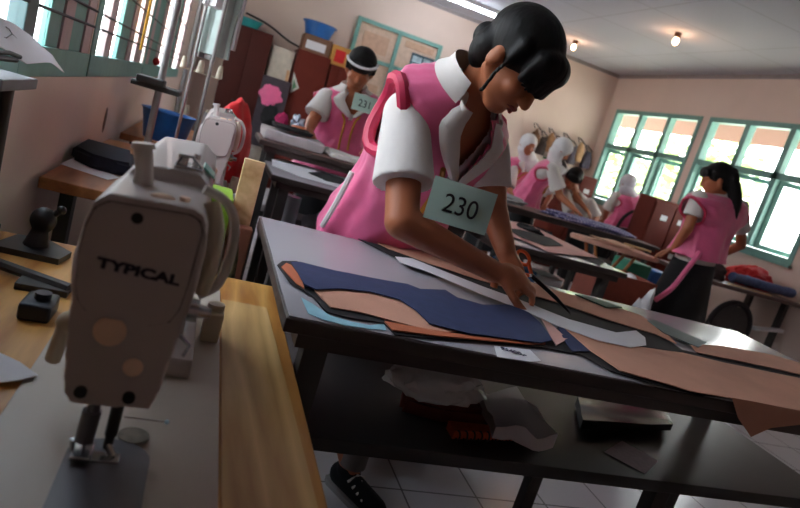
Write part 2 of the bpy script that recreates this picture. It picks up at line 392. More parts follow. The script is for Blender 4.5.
tree(8.6, 9.6, 2.3, 1.1, 1, 'leafy tree outside the far end of the right windows')
tree(9.4, 6.6, 2.6, 1.2, 2, 'leafy tree outside the middle of the right windows')
tree(9.0, 12.3, 2.2, 1.1, 3, 'leafy tree farthest back outside the right windows')
tree(9.0, 3.6, 2.9, 1.1, 4, 'leafy tree outside the nearest right window')
# ------------------------------------------------------------------ lamps
t = thing('tube_light', 'lit white fluorescent tube lamp on the ceiling', 'lamp', (2.45, 7.72, ZC))
b = BM(); bx(b, 1.85, 3.05, 7.68, 7.76, ZC-.05, ZC-.001, .008); obj('housing', b, pm('white_metal', (225, 225, 228), .4), t)
b = BM(); cyl(b, (1.88, 7.72, ZC-.07), (3.02, 7.72, ZC-.07), .018); obj('tube', b, emit('tube_glow', (235, 245, 255), 26), t)
for (x, y, lab) in ((4.15, 7.64, 'small lit bulb on the ceiling nearest the end wall'), (4.22, 5.75, 'small lit bulb on the ceiling above the right windows')):
    t = thing('ceiling_bulb', lab, 'lamp', (x, y, ZC), 0, 'ceiling bulbs')
    b = BM(); cyl(b, (0, 0, 0), (0, 0, -.05), .035, .03); obj('lamp_holder', b, pm('brown_bakelite', (110, 70, 50), .5), t, False)
    b = BM(); ell(b, (0, 0, -.085), (.03, .03, .04)); obj('bulb', b, emit('bulb_glow', (255, 214, 160), 14), t, False)
    l = bpy.data.lights.new('bulb_light', 'POINT'); l.energy = 1.6; l.color = (1, .5, .28); l.shadow_soft_size = .04
    o = bpy.data.objects.new('bulb_light', l); COL.objects.link(o); o.location = (x, y, ZC-.16)
# ================================================================== sewing benches and machines
def sewing_table(name, label, x0, x1, y0, y1, z=.75, top=None, panel=None):
    t = thing(name, label, 'table', ((x0+x1)/2, (y0+y1)/2, 0))
    b = BM(); bx(b, x0, x1, y0, y1, z-.035, z, .004); obj('tabletop', b, top or YWOOD, t)
    if panel:
        b = BM(); bx(b, panel[0], panel[1], panel[2], panel[3], z-.001, z+.003, .001); obj('white_inlay', b, pm('bed_enamel', (186, 174, 160), .4, var=.02), t)
    for lx in (x0+.06, x1-.09):
        b = BM(); bx(b, lx-.02, lx+.02, y0+.12, y0+.18, .04, z-.035); bx(b, lx-.02, lx+.02, y1-.18, y1-.12, .04, z-.035)
        bx(b, lx-.025, lx+.025, y0+.06, y1-.06, .0, .04, .005); obj('leg', b, DGREY, t)
    b = BM(); bx(b, x0+.1, x1-.1, (y0+y1)/2-.03, (y0+y1)/2+.03, .12, .16); obj('stretcher', b, DGREY, t)
    return t
ST = sewing_table('sewing_table', 'yellow wooden sewing table under the large sewing machine at lower left', -.37, .222, .12, 1.42, panel=(-.145, .096, .16, 1.315))
b = BM()
prism(b, [(.10, .14, .7515), (.218, .14, .7515), (.200, .95, .7515), (.192, 1.25, .7515), (.10, 1.25, .7515)], (0, 0, .0012))
obj('pale_edge_board', b, wood('pale_varnished_wood', (186, 142, 84), (222, 182, 120), 5, 'Y', .4), ST)
def sewing_machine(name, label, ox, oy, z, lettered):
    """lock-stitch head seen from its needle end; local +Y runs along the arm, needle at the origin"""
    t = thing(name, label, 'sewing machine', (ox, oy, z))
    fy = -.03
    cas = pm('machine_casing', (186, 174, 171), .42, var=.015, scale=4, coat=.15)
    b = BM()   # head block, arm, pillar and bed hump in one casting
    out = [(-.034, .078), (-.043, .090), (-.049, .135), (-.0535, .186), (-.0565, .231), (-.056, .262), (-.051, .285), (-.040, .297), (.035, .302), (.047, .297), (.0535, .284), (.0565, .262), (.0565, .22), (.053, .185), (.049, .150), (.045, .105), (.040, .083)]
    prism(b, [(x, fy, zz) for x, zz in out], (0, .13, 0))
    prism(b, [(x*.97, fy+.12, zz) for x, zz in [(-.05, .17), (-.054, .27), (-.044, .296), (-.03, .312), (.034, .318), (.05, .305), (.058, .27), (.056, .17)]], (0, .34, 0))
    prism(b, [(x, .30, zz) for x, zz in [(-.06, .004), (-.055, .2), (-.046, .29), (-.03, .308), (.036, .312), (.054, .3), (.062, .2), (.066, .004)]], (0, .15, 0))
    bx(b, -.08, .085, .22, .47, .0, .03)
    b = remesh(b, .003, 5); obj('casing', b, cas, t, False)
    plate = [(-.0505, .206), (-.047, .191), (-.039, .181), (-.021, .1765), (.021, .1765), (.038, .183), (.0445, .198), (.047, .225), (.0485, .280), (.044, .290), (.034, .294), (-.038, .289), (-.048, .280), (-.0525, .262), (-.0535, .235)]
    b = BM(); prism(b, [((x+.001)*1.022-.001, fy-.0012, (zz-.235)*1.016+.235) for x, zz in plate], (0, .004, 0)); obj('plate_seam_shade', b, pm('dark_seam_shade', (92, 84, 82), .7), t, False)  # dark prism behind the plate edge: the seam's shadow line put into colour
    b = BM(); prism(b, [(x, fy-.0055, zz) for x, zz in plate], (0, .006, 0))
    bmesh.ops.bevel(b, geom=b.edges[:], offset=.0018, segments=2, affect='EDGES'); obj('face_plate', b, cas, t, False)
    b = BM(); cyl(b, (-.0109, fy-.0064, .2805), (-.0109, fy-.003, .2805), .0055); obj('screw_hole', b, BLACKP, t, False)
    for (x, zz, r) in ((-.0132, .1622, .0155), (.0149, .1282, .0098)):
        b = BM(); ell(b, (x, fy-.001, zz), (r, .0065, r), n=28); obj('rubber_plug', b, PEACHP, t, False)
    for (x, zz) in ((-.0272, .0944), (.0176, .095)):
        b = BM(); cyl(b, (x, fy-.004, zz), (x, fy+.002, zz), .0062); obj('clamp_screw', b, BLACKP, t, False)
    if lettered:
        M = axes((.001, fy-.0062, .2292), (1, 0, -.04), (0, -1, 0)); M = M @ Matrix.Diagonal((1.45, 1, 1, 1))
        obj('lettering', text_bm('TYPICAL', M, .0135, .0005, .0007), INK, t, False, smooth=False)
    b = BM(); cyl(b, (-.0146, 0, .09), (-.0146, 0, .052), .0062); cyl(b, (-.0155, 0, .058), (-.017, 0, .022), .0095); cyl(b, (-.016, 0, .022), (-.016, 0, .004), .0022, .001)
    obj('needle_bar', b, STEEL, t, False)
    b = BM(); cyl(b, (.0085, .004, .09), (.0075, .004, .030), .0065); cyl(b, (.0075, .004, .03), (.007, .004, .014), .005); obj('presser_bar', b, pm('dark_steel', (60, 58, 58), .4, .8), t, False)
    b = BM(); bx(b, -.026, .022, -.012, .006, .004, .0075, .001); bx(b, -.026, -.006, -.02, .012, .0075, .014, .002); cyl(b, (.014, 0, .008), (.006, .002, .02), .004); cyl(b, (-.026, 0, .008), (-.028, 0, .022), .003)
    obj('presser_foot', b, CHROME, t, False)
    b = BM(); pl = [(-.042, -.30), (.045, -.30), (.043, .0)]
    pl += [(.043*math.cos(a), .0+.036*math.sin(a)) for a in [PI*k/12 for k in range(1, 12)]]; pl += [(-.042, .0)]
    pl = [(x+.010, y) for x, y in pl]
    prism(b, [(x, y, .0032) for x, y in pl], (0, 0, .0022)); obj('needle_plate', b, pm('satin_plate', (120, 119, 124), .4, .6, var=.04), t, False)
    b = BM(); cyl(b, (.030, .048, .003), (.030, .048, .0062), .017, n=24); obj('round_cover', b, pm('worn_steel', (120, 112, 100), .5, .7, var=.3, scale=60), t, False)
    # tension discs, thread guides and take-up on the operator's side
    b = BM(); cyl(b, (.05, .035, .175), (.066, .035, .175), .013); cyl(b, (.066, .035, .175), (.080, .035, .175), .008, .006); tube(b, [(.05, .01, .155), (.064, .0, .148), (.060, -.008, .138)], .0022); obj('thread_tension', b, CHROME, t, False)
    b = BM(); tube(b, smooth_path([(.052, .02, .30), (.062, .01, .275), (.065, .01, .235), (.062, .01, .205)], 5), [.0095]*16, n=10); obj('take_up_cover', b, IVORY, t, False)
    b = BM(); tube(b, smooth_path([(.042, .04, .31), (.066, .045, .302), (.082, .05, .278), (.086, .05, .24), (.080, .05, .205), (.062, .045, .19)], 6), .0055, n=10); obj('finger_guard', b, pm('white_plastic', (214, 206, 200), .35), t, False)
    b = BM(); bx(b, .095, .125, .36, .41, .003, .055, .005); cyl(b, (.11, .385, .055), (.11, .385, .065), .014); obj('thread_stand_block', b, IVORY, t, False)
    b = BM(); tube(b, [(-.018, .05, .285), (-.02, .05, .31), (-.026, .05, .334)], [.013, .009, .0095], n=12); cyl(b, (-.026, .05, .334), (-.027, .05, .340), .0125, .011); obj('thread_guide_post', b, pm('translucent_white', (210, 204, 200), .3), t, False)
    b = BM(); bx(b, .005, .037, .10, .14, .312, .320, .002); cyl(b, (.013, .11, .319), (.013, .11, .331), .006); cyl(b, (.027, .128, .319), (.027, .128, .333), .004); tube(b, [(.007, .11, .319), (.011, .10, .331), (.023, .10, .332), (.035, .12, .32)], .0018)
    obj('thread_guide', b, CHROME, t, False)
    b = BM(); box(b, (.0445, .17, .3125), (.002, .05, .018), M=Matrix.Rotation(-.95, 3, 'Y')); obj('green_sticker', b, pm('teal_sticker', (84, 170, 150), .4), t, False)
    b = BM(); ell(b, (.006, -.008, .300), (.012, .008, .004)); cyl(b, (.026, -.008, .300), (.026, -.008, .3055), .005); obj('oil_cap', b, PEACHP, t, False)
    b = BM(); tube(b, smooth_path([(-.048, .08, .125), (-.066, .09, .115), (-.072, .10, .095), (-.078, .11, .055)], 5), [.012]*8+[.009]*8, n=10); obj('presser_lifter', b, IVORY, t, False)
    b = BM(); cyl(b, (0, .46, .2), (0, .50, .2), .068, .066, n=32); cyl(b, (0, .50, .2), (0, .512, .2), .05, .04, n=32); obj('handwheel', b, BLACKP, t, False)
    b = BM(); ell(b, (-.054, .04, .215), (.012, .05, .05)); obj('back_cover', b, cas, t, False)
    return t
sewing_machine('sewing_machine', 'large cream sewing machine filling the lower left foreground', -.033, .649, .752, True)
# things on the near table
t = thing('bobbin_winder', 'black bobbin winder with round knob on the yellow table beside the wall', 'bobbin winder', (-.27, 1.34, .75))
b = BM(); prism(b, [(-.33, 1.28, .75), (-.21, 1.27, .75), (-.2, 1.33, .75), (-.25, 1.38, .75), (-.31, 1.38, .75)], (0, 0, .012)); obj('base_plate', b, pm('gunmetal', (58, 58, 60), .4, .6), t)
b = BM(); cyl(b, (-.265, 1.33, .76), (-.262, 1.33, .80), .024, .013); ell(b, (-.26, 1.33, .815), (.024, .022, .026)); b = remesh(b, .003, 3); obj('winder_body', b, BLACKP, t)
b = BM(); cyl(b, (-.248, 1.33, .825), (-.236, 1.33, .838), .006); ell(b, (-.232, 1.33, .842), (.009, .009, .009)); obj('knob', b, BLACKP, t)
b = BM(); tube(b, [(-.36, 1.215, .763), (-.16, 1.12, .763)], .010); bx(b, -.24, -.16, 1.105, 1.15, .751, .762); single('belt_rail', b, DGREY, 'dark straight rail lying on the yellow table in front of the bobbin winder', 'rail')
b = BM(); bx(b, -.205, -.16, .985, 1.05, .75, .777, .006); cyl(b, (-.18, 1.02, .777), (-.18, 1.02, .787), .012); single('metal_block', b, pm('blue_black_steel', (44, 48, 56), .4, .5), 'small blue-black block on the yellow table left of the large machine', 'metal block')
b = sheet(zpoly([(-30, 350), (0, 354), (20, 363), (38, 376), (20, 381), (-30, 386)], .756), .001, .001, 1); single('paper_scrap', b, PAPER, 'white paper corner on the yellow table at the left edge', 'paper')
t = thing('pin', 'pale thin pin lying on the white machine bed right of the needle', 'pin', onz(124, 417, .7555))
b = BM(); cyl(b, onz(124, 417, .757), onz(166, 422, .757), .0011, n=8); obj('shaft', b, CHROME, t)
b = BM(); ell(b, onz(167, 422, .7575), (.003, .003, .003), n=10); obj('head', b, pm('pale_blue_bead', (170, 205, 215), .3), t)
# stand with papers by the window
t = thing('pattern_stand', 'grey pole stand with small tray near the left window', 'stand', (-.385, 1.43, .75))
b = BM(); cyl(b, (-.385, 1.43, .75), (-.385, 1.43, 1.045), .0125); obj('pole', b, DGREY, t)
b = BM(); bx(b, -.425, -.345, 1.25, 1.47, 1.045, 1.066, .003); obj('tray', b, pm('grey_metal', (112, 112, 114), .5, .3), t)
b = BM(); cyl(b, (-.385, 1.43, .75), (-.385, 1.43, .756), .03); obj('foot', b, DGREY, t)
pp = [onx(-14, 8, -.40), onx(0, 16, -.40), onx(28, 34, -.395), onx(52, 55, -.385), onx(64, 72, -.372), onx(50, 62, -.36), onx(26, 65, -.352), onx(0, 48, -.352), onx(-14, 40, -.352)]
b = BM(); f = b.faces.new([b.verts.new(p) for p in pp]); bmesh.ops.triangulate(b, faces=[f]); bmesh.ops.subdivide_edges(b, edges=b.edges[:], cuts=3, use_grid_fill=True)
for v in b.verts: v.co.z += .006*noise.noise(v.co*14)
r = bmesh.ops.extrude_face_region(b, geom=b.faces[:]); bmesh.ops.translate(b, verts=[g for g in r['geom'] if isinstance(g, bmesh.types.BMVert)], vec=(.001, 0, .0012))
t = thing('pattern_sheet', 'white paper sheet with dark pencil lines draped over the pole stand', 'paper', pp[6]); obj('sheet', b, PAPER, t)
def onpp(x, y):
    n_ = (pp[3]-pp[0]).cross(pp[6]-pp[0]); r_ = ray(x, y); return CAM+r_*((pp[0]-CAM).dot(n_)/r_.dot(n_))-ray(x, y).normalized()*.008
b = BM()
for L in ([(0, 36), (6, 38), (12, 34)], [(6, 27), (9, 29), (12, 34), (18, 40)], [(13, 30), (16, 36), (18, 40), (22, 42)]): tube(b, [onpp(*p) for p in L], .0011, 6)
obj('pencil_lines', b, IRON, t)
b = BM(); tube(b, [onx(-6, 52, -.35), onx(10, 53, -.35), onx(20, 57, -.35)], .004); tube(b, [onx(-6, 57, -.35), onx(16, 60, -.35)], .005); single('dark_rods', b, BLACKP, 'dark thin rods lying on the stand tray beside the pattern sheet', 'rods')
# scuff on the wall
b = BM(); ell(b, (XL+.001, 3.15, .84), (.004, .03, .06), n=12); single('wall_socket', b, pm('scuffed_brown', (110, 84, 74), .8), 'small dark vertical mark on the left wall below the window', 'socket')
# ------------------------------------------------------------------ bench behind and what stands on it
sewing_table('sewing_table', 'brown sewing bench along the left wall behind the large machine', -.43, .13, 2.03, 3.25, top=BWOOD)
sewing_table('sewing_table', 'brown sewing bench farthest along the left wall beside the hanging clothes', -.43, .13, 3.6, 4.85, top=BWOOD)
sewing_machine('sewing_machine', 'small distant cream sewing machine in front of the red cloth', .03, 2.20, .75, False)
b = BM(); q = [onx_ for onx_ in zpoly([(70, 159), (83, 150), (104, 156), (131, 163), (130, 178), (112, 174), (88, 168)], .752)]
prism(b, q, (0, 0, .05)); bmesh.ops.bevel(b, geom=b.edges[:], offset=.012, segments=3, affect='EDGES'); single('folded_cloth', b, pm('dark_navy_cloth', (26, 28, 42), .9, var=.2, scale=40), 'folded dark navy cloth on the brown bench by the left wall', 'cloth')
b = sheet(zpoly([(60, 164), (74, 158), (120, 178), (108, 180)], .7505), .0008, .0003, 1); single('paper_sheet', b, PAPER, 'white paper under the folded navy cloth on the brown bench', 'paper')
# red cloth behind the small machine
b = heap((.085, 2.90, .75), (.105, .12, .24), 3, .2); single('red_cloth', b, RED, 'bright red cloth heaped behind the small distant sewing machine', 'cloth')
b = BM()
c0 = ony(180, 124, 3.9)
loft(b, [ring(Vector((c0.x-.06, 3.76, .75)), Vector((1, 0, 0)), Vector((0, 1, 0)), .11, n=20), ring(Vector((c0.x-.06, 3.76, .90)), Vector((1, 0, 0)), Vector((0, 1, 0)), .14, n=20), ring(Vector((c0.x-.06, 3.76, .91)), Vector((1, 0, 0)), Vector((0, 1, 0)), .15, n=20), ring(Vector((c0.x-.06, 3.76, .90)), Vector((1, 0, 0)), Vector((0, 1, 0)), .13, n=20), ring(Vector((c0.x-.06, 3.76, .77)), Vector((1, 0, 0)), Vector((0, 1, 0)), .10, n=20)])
single('blue_basin', b, BLUE, 'blue plastic basin on the bench by the left wall', 'basin')
# clothes rail with hanging clothes
t = thing('clothes_rail', 'grey metal clothes rail by the left wall with clothes on it', 'clothes rail', (-.25, 3.35, 0))
for (y, h) in ((2.72, 1.95), (4.3, 1.95)):
    b = BM(); cyl(b, (-.22, y, .75 if y < 3 else .75), (-.22, y, h), .014); obj('post', b, pm('pale_grey_metal', (150, 146, 146), .4, .4), t)
b = BM(); cyl(b, (-.22, 2.72, 1.93), (-.22, 4.3, 1.93), .011); obj('rail', b, MATS['pale_grey_metal'], t)
b = BM(); cyl(b, (-.22, 2.72, .75), (-.22, 2.72, .775), .07, .05); obj('foot', b, DGREY, t)
b = BM(); bx(b, -.32, -.14, 2.66, 2.86, 1.055, 1.075, .004); bx(b, -.30, -.2, 2.62, 2.75, 1.075, 1.10, .006); obj('spool_shelf', b, DGREY, t)
def garment(x, y, z0, z1, wd, m, label, seed):
    b = BM(); rs = []
    for k in range(12):
        s = k/11; z = z1+(z0-z1)*s; wv = .5+.5*min(1, s*4)
        rs.append([Vector((x+wd*wv*math.cos(a)*(1+.12*noise.noise(Vector((math.cos(a)*2, math.sin(a)*2+seed, s*2)))), y+.045*math.sin(a)*(1+.5*math.sin(5*a+seed+s)), z)) for a in [2*PI*i/28 for i in range(28)]])
    loft(b, rs); single('hanging_garment', b, m, label, 'clothes', 'clothes on the rail at left')
garment(-.10, 2.95, 1.45, 1.75, .045, PAPER, 'white cloth hanging at the front of the clothes rail', 1)
garment(-.06, 3.10, 1.26, 1.72, .07, pm('pale_green_cloth', (166, 180, 176), .7), 'pale grey-green cloth hanging lowest on the clothes rail', 2)
garment(-.02, 3.35, 1.32, 1.85, .05, pm('pale_lilac_cloth', (196, 186, 192), .7), 'pale lilac cloth hanging behind the grey-green cloth', 3)
garment(-.10, 3.62, 1.3, 1.9, .035, SHIRT, 'white towel hanging beside the dark brown cabinet', 4)
garment(-.12, 3.9, 1.25, 1.8, .06, pm('grey_cloth', (150, 150, 152), .8), 'grey cloth hanging at the back of the clothes rail', 5)
for x, y, h, lab in ((-.13, 3.0, 1.9, 'thin grey thread stand pole nearest the clothes rail'), (-.05, 2.72, 1.72, 'thin grey thread stand pole beside the red cloth')):
    t = thing('thread_stand', lab, 'thread stand', (x, y, .75), 0, 'thread stands on the brown bench')
    b = BM(); cyl(b, (0, 0, 0), (0, 0, h-.75), .007); obj('pole', b, MATS['pale_grey_metal'], t, False)
    b = BM(); cyl(b, (0, 0, 0), (0, 0, .012), .045); obj('foot', b, DGREY, t, False)
    b = BM(); cyl(b, (-.045, 0, .42), (.045, 0, .42), .004); cyl(b, (-.038, 0, .42), (-.038, 0, .47), .014, .008); cyl(b, (.038, 0, .42), (.038, 0, .47), .014, .008); obj('spool_arm', b, IVORY, t, False)
# spools and bottles along the bench
for k, (x, y, m, lab) in enumerate(((-.16, 4.02, IVORY, 'cream spool standing behind the basin, nearest the wall'), (-.03, 4.05, MATS['pale_grey_metal'], 'grey spool standing on the far bench'), (.04, 4.2, pm('dark_teal_thread', (40, 66, 74), .8), 'dark teal spool on the far bench beside the red cloth'))):
    t = thing('thread_spool', lab, 'spool', (x, y, .75), 0, 'spools on the far bench')
    b = BM(); cyl(b, (0, 0, 0), (0, 0, .012), .04); cyl(b, (0, 0, .010), (0, 0, .215), .018); obj('cone', b, IVORY, t, False)
    b = BM(); cyl(b, (0, 0, .012), (0, 0, .2), .038, .024); obj('thread', b, m, t, False)
# gap between the benches and the cutting tables: carton, green box, crate
b = BM(); bx(b, .11, .168, 1.80, 1.825, .50, .985, .002); single('plywood_board', b, PALEW, 'pale board standing upright between the sewing tables and cutting tables', 'board')
b = BM(); bx(b, .0, .105, 1.74, 1.93, .70, .87, .004); single('green_box', b, pm('lime_green_card', (140, 180, 50), .6), 'lime green box beside the upright pale board', 'box')
b = BM(); bx(b, .02, .105, 1.74, 1.93, .0, .70, .004); single('blue_stool_box', b, pm('muted_blue_card', (70, 96, 130), .6), 'muted blue box under the lime green box', 'box')
b = heap((.125, 1.56, .0), (.042, .05, .50), 8, .3); single('patterned_bag', b, pm('olive_patterned_cloth', (120, 112, 84), .9, var=.7, scale=40), 'tall olive patterned cloth sack standing behind the yellow sewing table end', 'bag')
b = BM(); bx(b, .115, .175, 1.74, 1.79, .0, .80, .004); single('brown_box', b, pm('red_brown_card', (120, 70, 50), .7), 'red-brown box in front of the upright pale board', 'box')
# ================================================================== cutting tables
def cutting_table(label, x0, x1, y0, y1, z=.85, zs=.54, top=None):
    t = thing('cutting_table', label, 'table', ((x0+x1)/2, (y0+y1)/2, 0), 0, 'cutting tables')
    b = BM(); bx(b, x0, x1, y0, y1, z-.028, z-.003, .003); obj('rim', b, DARKW, t)
    b = BM(); bx(b, x0+.004, x1-.004, y0+.004, y1-.004, z-.003, z, .001); obj('tabletop', b, top or LAM, t)
    b = BM(); bx(b, x0+.03, x1-.03, y0+.02, y0+.045, z-.058, z-.028); bx(b, x0+.03, x1-.03, y1-.045, y1-.02, z-.058, z-.028)
    bx(b, x0+.03, x0+.055, y0+.045, y1-.045, z-.058, z-.028); bx(b, x1-.055, x1-.03, y0+.045, y1-.045, z-.058, z-.028); obj('apron', b, DARKW, t)
    for lx in (x0+.075, x0+(x1-x0)*.62, x1-.075):
        mid = lx == x0+(x1-x0)*.62
        for ly in (y0+.215 if mid else y0+.07, y1-.075):
            b = BM(); bx(b, lx-.022, lx+.022, ly-.022, ly+.022, 0, zs-.032 if mid else z-.028, .002); obj('leg', b, DGREY, t)
    b = BM(); bx(b, x0+.04, x1-.03, y0+.185, y1-.03, zs-.032, zs, .002); obj('shelf', b, pm('dark_shelf_board', (54, 50, 49), .45, var=.12, scale=6), t)
    return t
cutting_table('white-topped cutting table in the foreground that the woman numbered 230 works on', .18, 1.96, .945, 1.72)
R2Z = .85
cutting_table('cutting table in the second row with pale pink cloth at its right end', 1.32, 2.05, 2.50, 3.58)
cutting_table('low narrow cutting table with a white sheet, before the raised cutting table', .29, 1.28, 2.72, 3.2)
cutting_table('raised cutting table piled with cloth below the girl with the white headband', .25, 1.30, 3.30, 3.74, z=.94, top=pm('brown_laminate', (112, 84, 78), .5))
cutting_table('cutting table in the back row where the two girls in white headscarves lean', 2.42, 4.35, 5.0, 5.62, top=MATS['brown_laminate'])
# ------------------------------------------------------------------ cloth and paper on the foreground table
ZT0 = .8505
def lay(name, px, z, m, label, cat='cloth', th=.002, amp=.001, cuts=2, sag=None, group=None, within=None):
    pl = zpoly(px, z)
    if within:
        for p in pl: p.x = min(max(p.x, within[0]), within[1]); p.y = min(max(p.y, within[2]), within[3])
    return single(name, sheet(pl, th, amp, cuts, sag=sag), m, label, cat, group)
def droop(v):
    """cloth hanging past the front edge of the table"""
    e = .943-v.co.y
    if e > 0: v.co.z -= min(.10, e*1.1); v.co.y += e*.45
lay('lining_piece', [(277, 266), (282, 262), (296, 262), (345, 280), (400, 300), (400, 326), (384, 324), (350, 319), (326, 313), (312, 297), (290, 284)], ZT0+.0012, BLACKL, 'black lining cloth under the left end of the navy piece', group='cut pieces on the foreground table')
lay('pattern_piece', [(281, 268), (286, 264), (291, 266), (301, 280), (304, 289), (296, 284)], ZT0+.0050, PEACHD, 'small rust cloth tip at the far left of the navy piece')
lay('pattern_piece', [(314, 291), (345, 290), (400, 298), (430, 310), (470, 330), (440, 334), (400, 324), (360, 313), (330, 308)], ZT0+.0050, PEACH, 'peach cloth piece showing below the left half of the navy piece')
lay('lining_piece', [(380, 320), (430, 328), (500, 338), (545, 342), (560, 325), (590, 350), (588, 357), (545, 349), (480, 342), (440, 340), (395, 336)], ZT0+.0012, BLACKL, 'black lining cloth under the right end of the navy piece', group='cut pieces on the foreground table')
lay('pattern_piece', [(384, 322), (410, 327), (450, 334), (500, 340), (545, 342), (545, 345), (530, 345), (482, 341), (440, 337), (392, 331)], ZT0+.0050, PEACHD, 'long thin rust cloth strip along the lower edge of the navy piece')
lay('navy_piece', [(291, 263), (300, 263), (335, 272), (370, 279), (407, 285), (420, 290), (445, 291), (457, 299), (482, 306), (520, 306), (540, 324), (552, 341), (540, 344), (510, 340), (470, 335), (429, 325), (415, 311), (400, 301), (370, 293), (340, 290), (316, 291), (304, 286)], ZT0+.0085, NAVY, 'long navy blue cloth piece on the foreground table', amp=.002, cuts=3)
lay('pattern_piece', [(540, 317), (548, 322), (567, 340), (556, 346), (551, 338)], ZT0+.0050, PINKC, 'small pale pink cloth scrap at the right tip of the navy piece')
lay('pattern_piece', [(556, 322), (562, 326), (578, 341), (590, 352), (572, 352), (562, 338)], ZT0+.0050, NAVY, 'small navy cloth scrap beside the pale pink scrap')
lay('blue_paper', [(301, 298), (312, 304), (330, 316), (350, 322), (370, 326), (384, 324), (386, 331), (367, 329), (345, 326), (322, 320), (308, 314)], ZT0+.0002, BLUEP, 'crumpled pale blue paper under the navy piece near the front table edge', 'paper', .0008, .001)
t = thing('note_paper', 'white paper with blue handwriting on the front edge of the foreground table', 'paper', onz(520, 358, ZT0))
obj('sheet', sheet(zpoly([(494, 346), (530, 350), (541, 361), (530, 362), (497, 357)], ZT0+.0001), .0006, .0003, 1), PAPER, t)
a, c = onz(499, 349, ZT0), onz(527, 357, ZT0)
M = axes((a+c)/2+Vector((0, 0, .0030)), c-a, (0, 0, 1)) @ Matrix.Diagonal((.8, 1, 1, 1))
obj('handwriting', text_bm('86400,-', M, .021, .0004, .0006), pm('blue_pen_ink', (30, 30, 70), .6), t, smooth=False)
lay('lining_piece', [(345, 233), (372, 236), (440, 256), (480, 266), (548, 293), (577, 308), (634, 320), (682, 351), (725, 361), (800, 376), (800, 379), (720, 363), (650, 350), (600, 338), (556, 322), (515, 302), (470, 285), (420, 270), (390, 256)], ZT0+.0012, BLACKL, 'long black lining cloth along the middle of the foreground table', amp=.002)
lay('pattern_piece', [(358, 233), (388, 238), (420, 248), (500, 272), (548, 290), (590, 300), (640, 316), (664, 332), (676, 345), (655, 335), (612, 322), (560, 304), (530, 296), (480, 281), (430, 265), (388, 250)], ZT0+.0055, PEACH, 'long peach cloth being cut under the hands of the woman numbered 230', amp=.003)
lay('pattern_strip', [(395, 257), (412, 259), (480, 286), (521, 301), (569, 320), (616, 333), (636, 331), (645, 338), (646, 346), (630, 348), (598, 341), (557, 326), (524, 311), (480, 294), (430, 273), (400, 263)], ZT0+.0105, PAPER, 'long white paper strip with rounded end across the foreground table', 'paper', .0012, .001)
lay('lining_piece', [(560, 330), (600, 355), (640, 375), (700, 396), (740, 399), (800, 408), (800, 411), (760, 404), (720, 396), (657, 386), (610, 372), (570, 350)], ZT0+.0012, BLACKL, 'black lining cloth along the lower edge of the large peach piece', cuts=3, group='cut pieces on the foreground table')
b = sheet(zpoly([(562, 327), (600, 342), (645, 349), (682, 354), (725, 364), (800, 379), (840, 388)], ZT0+.006)+[Vector((1.47, .938, ZT0+.006)), Vector((1.13, .938, ZT0+.006))]+zpoly([(690, 392), (657, 382), (620, 372), (590, 352)], ZT0+.006), .002, .002, 4)
fl = [Vector((1.47, .938, ZT0+.0075)), Vector((1.13, .938, ZT0+.0075))]+[ony(px, py, .934) for px, py in ((738, 418), (751, 437), (771, 428), (800, 420), (836, 424))]
f2 = sheet(fl, .002, 0, 3); me = bpy.data.meshes.new('t'); f2.to_mesh(me); f2.free(); b.from_mesh(me); bpy.data.meshes.remove(me)
single('pattern_piece', b, PEACH, 'large peach cloth hanging over the front right edge of the foreground table', 'cloth')
lay('pattern_piece', [(690, 345), (720, 346), (770, 355), (830, 372), (840, 386), (800, 375), (760, 366), (725, 359), (696, 353)], ZT0+.0060, PEACH, 'peach cloth piece at the far right edge of the foreground table')
lay('ruler', [(647, 321), (655, 321), (706, 343), (698, 348), (664, 334)], ZT0+.0075, GREYG, 'grey-green ruler lying right of the white paper strip', 'ruler', .003, 0, 0)
lay('ruler', [(575, 295), (586, 296), (622, 308), (606, 308)], ZT0+.012, pm('dark_green_ruler', (52, 84, 74), .6, spec=.25), 'dark green ruler lying near the far edge of the foreground table', 'ruler', .003, 0, 0)
# scissors in her hand
A, B = onz(572, 315, .864), onz(522, 266, .925)
t = thing('scissors', 'black scissors with orange handles held by the woman numbered 230', 'scissors', A)
d = (A-B).normalized(); sd_ = d.cross(Vector((0, 0, 1))).normalized(); up_ = sd_.cross(d)
P0 = B+d*.045
for s, rot in ((1, .05), (-1, -.03)):
    dd = (d+up_*rot*s).normalized(); b = BM()
    prism(b, [P0-up_*.006+sd_*.0015*s, P0+up_*.006+sd_*.0015*s, P0+dd*.10+up_*.004+sd_*.001*s, A+up_*.002*s], sd_*.0022*s); obj('blade', b, pm('black_steel', (34, 34, 38), .3, .7), t)
    b = BM(); c = B+up_*.02*s-d*.012; loop = [c+d*(.026*math.cos(a))+up_*(.016*math.sin(a)) for a in [2*PI*k/16 for k in range(17)]]; tube(b, loop, .0052, 8); cyl(b, c+d*.024, P0, .006, .005)
    obj('handle', b, pm('orange_plastic', (232, 92, 30), .4), t)
b = BM(); cyl(b, P0-sd_*.005, P0+sd_*.005, .005); obj('pivot_screw', b, CHROME, t)
